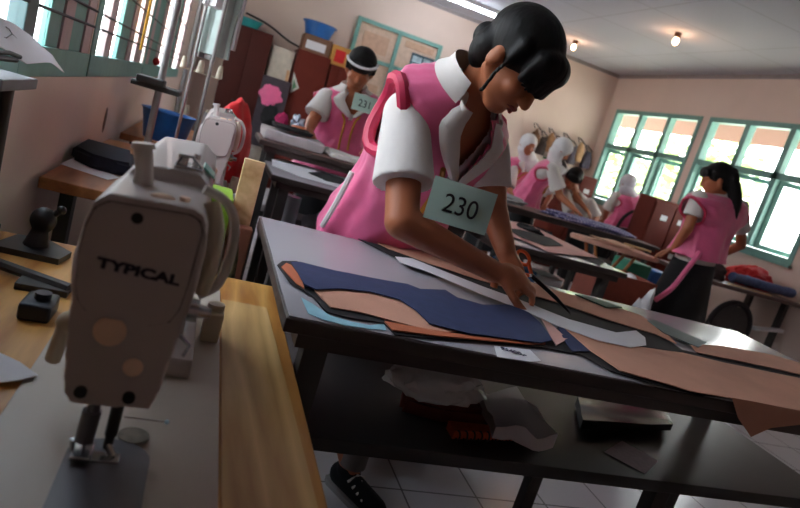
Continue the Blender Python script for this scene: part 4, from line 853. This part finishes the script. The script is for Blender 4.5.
def person(S):
    """S: joints in metres. The body is one continuous surface; hair and clothes are its children."""
    vox = S.get('vox', .008); s = S.get('hs', 1.0)
    f, u, r = basis(S['face'], S['hup'])
    nb, hip = S['neck'], S['hip']
    root = thing('person', S['label'], 'person', (hip.x, hip.y, 0))
    bm = BM()
    P, M = head(bm, S['head'], f, u, s)
    capsule(bm, nb-(nb-hip).normalized()*.05, P(0, -.03, -.04), .052*s, .048*s)
    b2 = BM(); spine, rv, F = trunk(b2, S, -.012, -.05, 1.03, 20, n=32)
    b2.verts.ensure_lookup_table()
    bmesh.ops.holes_fill(b2, edges=[e for e in b2.edges if len(e.link_faces) == 1])
    me = bpy.data.meshes.new('t'); b2.to_mesh(me); b2.free(); bm.from_mesh(me); bpy.data.meshes.remove(me)
    for k in ('r', 'l'):
        sh_, el, wr = S['s'+k], S['e'+k], S['w'+k]
        ak = s*S.get('arm', 1.0); capsule(bm, sh_, el, .042*ak, .037*ak); capsule(bm, el, wr, .038*ak, .025*ak)
        ell(bm, sh_, (.042*s, .042*s, .042*s))
        hd = S.get('hd'+k) or (wr-el); hand(bm, wr, hd, S.get('hn'+k, V((0, 0, -1))), .98*s*S.get('hand', 1.0), S.get('curl', .45), (1 if k == 'r' else -1)*S.get('th', 1))
        kn, an = S['k'+k], S['a'+k]; hp = hip+rv*(.085 if k == 'r' else -.085)+V((0, 0, -.03))
        capsule(bm, hp, kn, .078*s, .054*s); capsule(bm, kn, an, .052*s, .034*s)
        td = S.get('toe', S['face']); td = V((td.x, td.y, 0)).normalized()
        capsule(bm, an+V((0, 0, -.035)), an+td*.13+V((0, 0, -.05)), .033*s, .026*s)
    bm = remesh(bm, vox, 3); body = obj('body', bm, S.get('skin', SKIN), root)
    # face
    if S.get('detail'):
        for k in (-1, 1):
            b = BM(); ell(b, P(.031*k, .072, .002), (.0125*s, .009*s, .0045*s), M); e = obj('eye', b, EYEW, root)
            b = BM(); ell(b, P(.031*k, .081, -.001), (.005*s, .002*s, .0036*s), M); obj('iris', b, BLACKP, e)
            b = BM(); tube(b, [P(.012*k, .094, .020), P(.03*k, .091, .027), P(.048*k, .076, .022)], .0028*s, 6); obj('eyebrow', b, HAIR, root)
            b = BM(); tube(b, [P(.016*k, .083, -.001), P(.031*k, .0845, .006), P(.046*k, .072, -.001)], .0022*s, 6); obj('eyelash', b, HAIR, root)
        b = BM(); tube(b, [P(-.022, .080, -.054), P(-.008, .0895, -.050), P(0, .0905, -.052), P(.008, .0895, -.050), P(.022, .080, -.054)], [.002, .005, .005, .005, .002], 8); tube(b, [P(-.020, .080, -.056), P(0, .089, -.061), P(.020, .080, -.056)], [.002, .0055, .002], 8); obj('lips', b, LIP, root)
    # shirt with short sleeves
    b = BM(); trunk(b, S, .004, -.08, 1.02, 24, n=40)
    bmesh.ops.holes_fill(b, edges=[e for e in b.edges if len(e.link_faces) == 1])
    for k in ('r', 'l'):
        sh_, el = S['s'+k], S['e'+k]; d = (el-sh_); e_ = sh_+d*S.get('slv', .72); sw = S.get('sleeve', .062) if k == 'r' else S.get('sleevel', S.get('sleeve', .062))
        sb = min(.056, sw); ell(b, sh_, (sb, sb, sb)); cyl(b, sh_, e_, sb, sw*1.06, 24)
    b = remesh(b, vox, 2)
    vi0 = S.get('vi', .020) if S.get('vest', True) else 0
    prof, spine, rv, F = trunk_rings(S); up = (nb-hip).normalized(); Lb = (nb-hip).length
    def surf(t, an, inf):
        a, b_ = interp(prof, t); an = math.radians(an); k_ = S.get('flare', .10)*max(0, .45-t) if inf > .013 else 0
        return spine(t)+rv*((a+inf+k_)*math.cos(an))+F*((b_+inf+k_*.9)*math.sin(an))
    def inner(t): return 1.5+22*max(0, t-.74)/.26
    dl = []
    for v in b.verts:
        q = v.co-hip; t = q.dot(up)/Lb
        if t > .74:
            q2 = v.co-spine(t); a_, b_ = interp(prof, min(1.03, t)); y_ = q2.dot(F)/(b_+.004)
            if y_ > 0 and q2.dot(F) < b_+.03 and abs(q2.dot(rv)) < a_*.6 and abs(math.degrees(math.atan2(q2.dot(rv)/(a_+.004), y_))) < inner(t)+4.5: dl.append(v)
    bmesh.ops.delete(b, geom=dl, context='VERTS')
    shirt = obj('shirt', b, SHIRT, root)
    for k in (-1, 1):
        b = BM(); rows = []
        for q in range(13):
            t = .725+.285*q/12; a0 = inner(t); wd = 6+13*math.sin(PI*min(1, (t-.72)/.25)**.8*.62)
            rows.append([surf(min(t+.012*u_, 1.03), 90-k*(a0+wd*u_), .008+vi0*1.25+.012*math.sin(PI*u_)) for u_ in (0, .2, .4, .6, .8, 1)])
        loft(b, rows, close=False, cap=False); shell(b, .004); obj('lapel', b, SHIRT, shirt)
    b = BM(); rows = []
    for t, ex in ((.985, .012), (1.02, .014), (1.05, .016), (1.06, .020), (1.03, .030), (.99, .040)):
        tt = min(t, 1.03); rows.append([surf(tt, an, ex)+up*(t-tt)*Lb*1.6 for an in [135+270*j_/30 for j_ in range(31)]])
    loft(b, rows, close=False, cap=False); shell(b, .003); obj('collar', b, SHIRT, shirt)
    # pink vest with a dark trim round the arm holes
    if S.get('vest', True):
        vi = S.get('vi', .020); b = BM(); trunk(b, S, vi, S.get('hem', -.18), 1.0, 60, S.get('flare', .10), make_skip(S), n=96, wav=S.get('wav', .05))
        shell(b, .005); vest = obj('vest', b, PINK, root)
        for base, hw_ in ((0, 34), S.get('hole_l', (180, 34))):
            path = []
            for t in [.545+.35*i/14 for i in range(15)]: path.append((t, base+(hw_+1)*max(0, math.sin(PI*(t-.54)/.36))**.6))
            back = [(t, base-(hw_+1)*max(0, math.sin(PI*(t-.54)/.36))**.6) for t in [.545+.35*i/14 for i in range(15)]]
            loop = [surf(t, a, vi+.003) for t, a in path+back[::-1]]; loop.append(loop[0])
            b = BM(); rr = S.get('trim', .010); tube(b, loop, rr, 8); obj('armhole_trim', b, PINKD, vest)
        for sg in (-1, 1):
            b = BM(); tube(b, [surf(t, 90+sg*(9+72*max(0, t-.66)), vi+.004) for t in [.28+.46*i/14 for i in range(15)]], S.get('ribbon', .007), 6); obj('gold_ribbon', b, GOLD, vest)
    # card with a number pinned to the chest
    if S.get('tag'):
        tc, tx, tz = S['tagc'], S['tagx'], S['tagz']; Mt = axes(tc, tx, tz)
        b = BM(); box(b, (0, 0, 0), (S['tagw'], S['tagh'], .0012)); bmesh.ops.subdivide_edges(b, edges=b.edges[:], cuts=4, use_grid_fill=True)
        for v in b.verts: v.co.z -= 1.2*(v.co.x**2)
        b.transform(Mt); card = obj('number_card', b, TAGM, root)
        Mx = Mt @ Matrix.Translation((0, -.004, .0012)) @ Matrix.Diagonal((.92, 1, 1, 1))
        obj('number', text_bm(S['tag'], Mx, S['tagh']*.62, .0004), BLACKP, card, smooth=False)
    # skirt
    b = BM(); sk0, sk1 = S.get('skirt', (.02, .12)); top = spine(sk0); bot = (S['ar']+S['al'])/2+V((0, 0, sk1)); rows = []
    for i in range(15):
        t = i/14; c = top.lerp(bot, t); hw = S.get('hipw', .165); a = hw+.008+(S.get('skw', .20)-hw)*t; d_ = .13+.05*t
        fx = F.copy(); fx.z *= (1-t); fx.normalize()
        rows.append([c+rv*a*math.cos(q)*(1+.05*t*math.sin(7*q))+fx*d_*math.sin(q)*(1+.05*t*math.sin(7*q)) for q in [2*PI*j/40 for j in range(40)]])
    loft(b, rows); obj('skirt', b, S.get('skirtm', BLACKC), root)
    for k in ('r', 'l'):
        an = S['a'+k]; td = V((S.get('toe', S['face']).x, S.get('toe', S['face']).y, 0)).normalized(); rs = td.cross(V((0, 0, 1)))
        b = BM(); capsule(b, V((an.x, an.y, .045))-td*.035, V((an.x, an.y, .036))+td*.15, .042, .036); ell(b, V((an.x, an.y, .075))-td*.01, (.042, .042, .04)); b = remesh(b, .006, 2)
        for v in b.verts: v.co.z = max(.002, v.co.z)
        sh_ = obj('shoe', b, BLACKC, root)
        b = BM(); q = [V((an.x, an.y, .012))+td*x+rs*y for x, y in ((-.075, -.03), (-.05, -.044), (.10, -.045), (.175, -.03), (.185, .0), (.175, .03), (.10, .045), (-.05, .044), (-.075, .03))]; prism(b, [V((p.x, p.y, 0)) for p in q], (0, 0, .018)); obj('sole', b, pm('rubber_sole', (150, 146, 142), .7), sh_)
        if S.get('detail'):
            for j in range(4):
                c = V((an.x, an.y, .078-.006*j))+td*(.035+.026*j); b = BM(); tube(b, [c-rs*.036-V((0, 0, .012)), c+V((0, 0, .003)), c+rs*.036-V((0, 0, .012))], .0045, 6); obj('lace', b, SHIRT, sh_)
            b = BM(); cyl(b, V((an.x, an.y, .10)), V((an.x, an.y, .2)), .044, .046); obj('sock', b, pm('grey_sock', (120, 112, 110), .9), root)
    S['_'] = dict(root=root, P=P, M=M, f=f, u=u, r=r, spine=spine, rv=rv, F=F, s=s, body=body)
    return S['_']
def hair_cap(D, bangs=0, len_=0.0, parent=None, extra=None, vox=.006):
    P, M, s = D['P'], D['M'], D['s']; b = BM()
    ell(b, P(0, -.022, .040), (.088*s, .100*s, .088*s), M, n=32)
    ell(b, P(0, -.055, -.02), (.078*s, .055*s, .07*s), M)
    if bangs:
        ell(b, P(0, .062, .060), (.072*s, .040*s, .042*s), M)
        for k in range(-4, 5): capsule(b, P(.013*k, .080-.0022*k*k/1.6, .062), P(.0155*k, .094-.0026*k*k/1.6, bangs+.003*(k % 2)), .019*s, .011*s)
    for k in (-1, 1): capsule(b, P(.072*k, .018, .05), P(.078*k, .022, .012-len_*.3), .020*s, .012*s)
    if extra: extra(b, P, M, s)
    b = remesh(b, vox, 2); return obj('hair', b, HAIR, D['root'])
def hijab(D, m=None, drape=1.0):
    P, M, s, F, spine, rv = D['P'], D['M'], D['s'], D['F'], D['spine'], D['rv']; b = BM()
    ell(b, P(0, -.015, .02), (.092*s, .108*s, .106*s), M, n=28); ell(b, P(0, -.01, -.06), (.085*s, .09*s, .075*s), M)
    capsule(b, P(0, -.01, -.06), spine(.97), .082*s, .10*s); ell(b, spine(.93)+F*.03, (.13, .10, .09))
    b = remesh(b, .008, 3)
    fc = P(0, .10, -.022); dl = [v for v in b.verts if ((M.transposed()@(v.co-P(0, 0, -.02))).y > .03*s and (((M.transposed()@(v.co-P(0, 0, -.02))).x/(.056*s))**2+((M.transposed()@(v.co-P(0, 0, -.02))).z/(.070*s))**2) < 1)]
    bmesh.ops.delete(b, geom=dl, context='VERTS'); return obj('headscarf', b, m or HIJAB, D['root'])
def legs(hip, gx, F=None, spread=.09, fwd=0):
    """feet on the floor below"""
    return gx
# ---- the woman numbered 230, leaning over the foreground table
W = dict(label='woman in pink vest with number card 230 cutting cloth at the foreground table', detail=True, vox=.0055,
    hip=V((.60, 1.90, .84)), neck=V((.565, 1.46, 1.325)), sr=ond(406, 114, 1.49), sl=ond(491, 150, 1.71),
    head=V((.611, 1.36, 1.402)), face=V((.45, -.60, -.66)), hup=V((.42, -.46, .78)),
    er=ond(402, 222, 1.42), wr=ond(495, 272, 1.52), el=ond(492, 207, 1.71), wl=ond(506, 252, 1.64), arm=1.1,
    hdr=V((1, .0, -.02)), hnr=V((.1, .6, -.8)), hand=1.14, hdl=V((.45, -.25, -.6)), hnl=V((-.6, -.3, -.5)), curl=.7,
    kr=V((.52, 1.93, .46)), kl=V((.78, 2.02, .46)), ar=V((.68, 1.76, .08)), al=V((1.0, 2.22, .08)), toe=V((.45, -.89, 0)),
    hipw=.175, bow=.02, hang=True, hem=-.10, flare=.07, wav=.05, sleeve=.070, sleevel=.052, hole_l=(200, 24), slv=.66, trim=.017, seed=1.0, vi=.030,
    tag='230', tagw=.150, tagh=.098)
W['tagc'] = ond(461, 206, 1.40); W['tagx'] = ond(492, 210, 1.42)-ond(430, 191, 1.40); W['tagz'] = V((-.1, -.95, .05))
D = person(W)
b = BM(); tube(b, smooth_path([ond(352, 172, 1.70), ond(343, 190, 1.72), ond(333, 208, 1.76), ond(322, 226, 1.80)], 5), .008, 6); obj('white_ribbon', b, SHIRT, D['root'])
def x230(b, P, M, s):
    q = ond(487, 37, 1.46); ell(b, q, (.034, .034, .036))                  # bun at the back of the head
    capsule(b, P(-.02, -.06, .04), q, .03, .03)
    for k in (-1, 1): tube(b, smooth_path([P(.074*k, .022, .02), P(.077*k, .026, -.03), P(.068*k, .035, -.07), P(.058*k, .03, -.085)], 5), .0055, 8)
hair_cap(D, bangs=.010, extra=x230, vox=.005)
# ---- girl with a white headband behind the back-row table
def stand(label, hx, hy, px_head, y, **k): pass
W = dict(label='girl with white headband, pink vest and number card 231 at the raised table',
    hip=V((.80, 4.06, .86)), neck=ony(353, 90, 3.95), sr=ony(326, 97, 3.93), sl=ony(384, 104, 3.95),
    head=ony(360, 70, 3.84), face=V((-.12, -.80, -.55)), hup=V((-.08, -.5, .8)), hs=1.04,
    er=ony(312, 122, 3.86), wr=ony(308, 131, 3.72), el=ony(398, 128, 3.9), wl=ony(372, 148, 3.72),
    kr=V((.70, 4.08, .46)), kl=V((.90, 4.08, .46)), ar=V((.70, 4.1, .08)), al=V((.90, 4.1, .08)), toe=V((0, -1, 0)), hang=True, hem=-.12, sleeve=.075, flare=.12, vi=.03,
    tag='231', tagw=.15, tagh=.10, hdr=V((.2, -1, -.25)), hdl=V((-.5, -.8, -.2)))
W['tagc'] = ony(365, 104, 3.74); W['tagx'] = V((1, 0, 0)); W['tagz'] = V((0, -1, .12))
D = person(W)
hair_cap(D, bangs=.062)
P = D['P']; b = BM(); tube(b, [P(.09*math.cos(a), .02+.105*math.sin(a)-.01, .070+.012*math.sin(a)) for a in [PI*k/16 for k in range(17)]], .008, 8); obj('headband', b, PAPER, D['root'])
# ---- ponytailed girl seen from behind at the ironing board
o = lambda x, y, Y=3.62: ony(x, y, Y)
W = dict(label='ponytailed girl in pink vest and black skirt seen from behind beside the ironing board',
    hip=o(694, 262)+V((0, .0, 0)), neck=o(722, 196), sr=o(741, 207, 3.72), sl=o(699, 198, 3.52),
    head=o(716, 180, 3.60), face=V((-.80, .45, -.38)), hup=V((-.3, .2, .9)),
    er=o(741, 245, 3.80), wr=o(705, 262, 3.95), el=o(688, 228, 3.50), wl=o(673, 250, 3.62), kr=V((3.62, 3.7, .46)), kl=V((3.5, 3.55, .46)),
    toe=V((-.8, .5, 0)), hang=True, hem=.10, sleeve=.062, flare=.06, skw=.48, vi=.055, hipw=.185, bow=.0, slv=.6, skin=SKIN, hdl=V((-.6, .6, -.5)))
hp = W['hip']; W['ar'] = V((hp.x+.08, hp.y+.1, .08)); W['al'] = V((hp.x-.06, hp.y-.08, .08)); W['kr'] = V((hp.x+.07, hp.y+.09, .46)); W['kl'] = V((hp.x-.07, hp.y-.07, .46))
D = person(W)
def pony(b, P, M, s):
    q0 = P(0, -.11, .05); q1 = ony(733, 190, 3.52); q2 = ony(733, 232, 3.50); q3 = ony(725, 238, 3.5)
    tube(b, smooth_path([q0, ony(732, 178, 3.53), ony(735, 200, 3.5), ony(730, 230, 3.5)], 5), [.04]*4+[.048]*8+[.035, .03, .02, .012], 12)
hair_cap(D, bangs=.04, extra=pony)
b = BM(); tube(b, smooth_path([ony(700, 252, 3.44), ony(688, 268, 3.44), ony(672, 288, 3.44), ony(655, 300, 3.44)], 5), .018, 8); obj('apron_ribbon', b, PINK, D['root'])
# ---- two headscarved girls leaning over the back-row table
o = lambda x, y, Y=6.3: ony(x, y, Y)
W = dict(label='girl in white headscarf facing the camera, left of the bending headscarved girl',
    hip=V((3.15, 6.4, .90)), neck=o(530, 160)+V((0, 0.02, 0)), sr=o(514, 168), sl=o(545, 176), head=o(528, 145, 6.2), face=V((.05, -.9, -.3)), hup=V((0, -.3, .95)),
    er=o(508, 188, 6.2), wr=o(520, 200, 6.05), el=o(550, 196, 6.2), wl=o(545, 205, 6.05), toe=V((0, -1, 0)), kr=V((3.06, 6.4, .46)), kl=V((3.24, 6.4, .46)), ar=V((3.06, 6.4, .08)), al=V((3.24, 6.4, .08)), hang=True, sleeve=.075, slv=.95, hem=-.1)
D = person(W); hijab(D)
o = lambda x, y, Y=5.75: ony(x, y, Y)
W = dict(label='girl in white headscarf and pink vest bending over the back-row table',
    hip=o(528, 196, 5.95), neck=o(556, 163), sr=o(552, 168, 5.60), sl=o(560, 163, 5.92), head=o(562, 150, 5.68), face=V((.8, -.25, -.5)), hup=V((.45, -.2, .85)),
    er=o(560, 196, 5.55), wr=o(575, 210, 5.35), el=o(570, 190, 5.85), wl=o(585, 208, 5.65), toe=V((1, -.3, 0)), hang=True, sleeve=.08, slv=.75, hem=-.1, hdr=V((.9, -.4, -.35)), flare=.05)
h_ = W['hip']; W['kr'] = V((h_.x, h_.y-.08, .46)); W['kl'] = V((h_.x, h_.y+.08, .46)); W['ar'] = V((h_.x, h_.y-.09, .08)); W['al'] = V((h_.x, h_.y+.09, .08))
D = person(W); hijab(D)
# ---- person with dark hair in white beside them
o = lambda x, y, Y=5.78: ony(x, y, Y)
W = dict(label='person with short black hair and white shirt looking down right of the bending headscarved girl',
    hip=o(585, 222, 5.95), neck=o(574, 191, 5.85), sr=o(566, 196, 5.80), sl=o(590, 203, 5.82), head=o(573, 179, 5.76), face=V((-.45, -.6, -.6)), hup=V((-.1, -.5, .8)),
    er=o(570, 214, 5.7), wr=o(580, 222, 5.55), el=o(596, 218, 5.75), wl=o(592, 224, 5.55), toe=V((0, -1, 0)), hang=True, vest=False, sleeve=.07, slv=.95)
h_ = W['hip']; W['kr'] = V((h_.x-.09, h_.y-.2, .46)); W['kl'] = V((h_.x+.09, h_.y-.2, .46)); W['ar'] = V((h_.x-.09, h_.y-.2, .08)); W['al'] = V((h_.x+.09, h_.y-.2, .08)); 
D = person(W); hair_cap(D, bangs=.04)
# ---- seated girl by the far window
o = lambda x, y, Y=6.5: ony(x, y, Y)
W = dict(label='seated girl in pale headscarf and pink vest seen from behind below the far window',
    hip=o(622, 224), neck=o(629, 194), sr=o(638, 198), sl=o(616, 196), head=o(627, 184, 6.5), face=V((-.2, .95, -.2)), hup=V((0, .2, .95)),
    er=o(642, 214, 6.6), wr=o(634, 222, 6.75), el=o(607, 210, 6.55), wl=o(604, 220, 6.75), toe=V((0, 1, 0)), hang=True, sleeve=.07, slv=.98, hem=-.02, skirt=(.02, .3))
h_ = W['hip']; W['kr'] = V((h_.x+.1, h_.y+.38, .48)); W['kl'] = V((h_.x-.1, h_.y+.38, .48)); W['ar'] = V((h_.x+.1, h_.y+.36, .08)); W['al'] = V((h_.x-.1, h_.y+.36, .08))
D = person(W); hijab(D, pm('grey_headscarf_cloth', (196, 192, 200), .8))
t = thing('chair', 'dark round-backed chair of the seated girl below the far window', 'chair', (h_.x, h_.y-.02, 0))
sz = max(.3, h_.z-.14)
b = BM(); bx(b, h_.x-.2, h_.x+.2, h_.y-.18, h_.y+.22, sz-.05, sz, .01); obj('seat', b, BLACKP, t)
b = BM(); tube(b, [V((h_.x+.22*math.cos(a), h_.y-.22, sz+.05+.30*math.sin(a))) for a in [PI*k/14 for k in range(15)]], .02, 8); obj('backrest', b, BLACKP, t)
for xx in (-.18, .18):
    for yy in (-.2, .2): b = BM(); cyl(b, (h_.x+xx, h_.y+yy, 0), (h_.x+xx, h_.y+yy, sz-.05), .014); obj('leg', b, IRON, t)
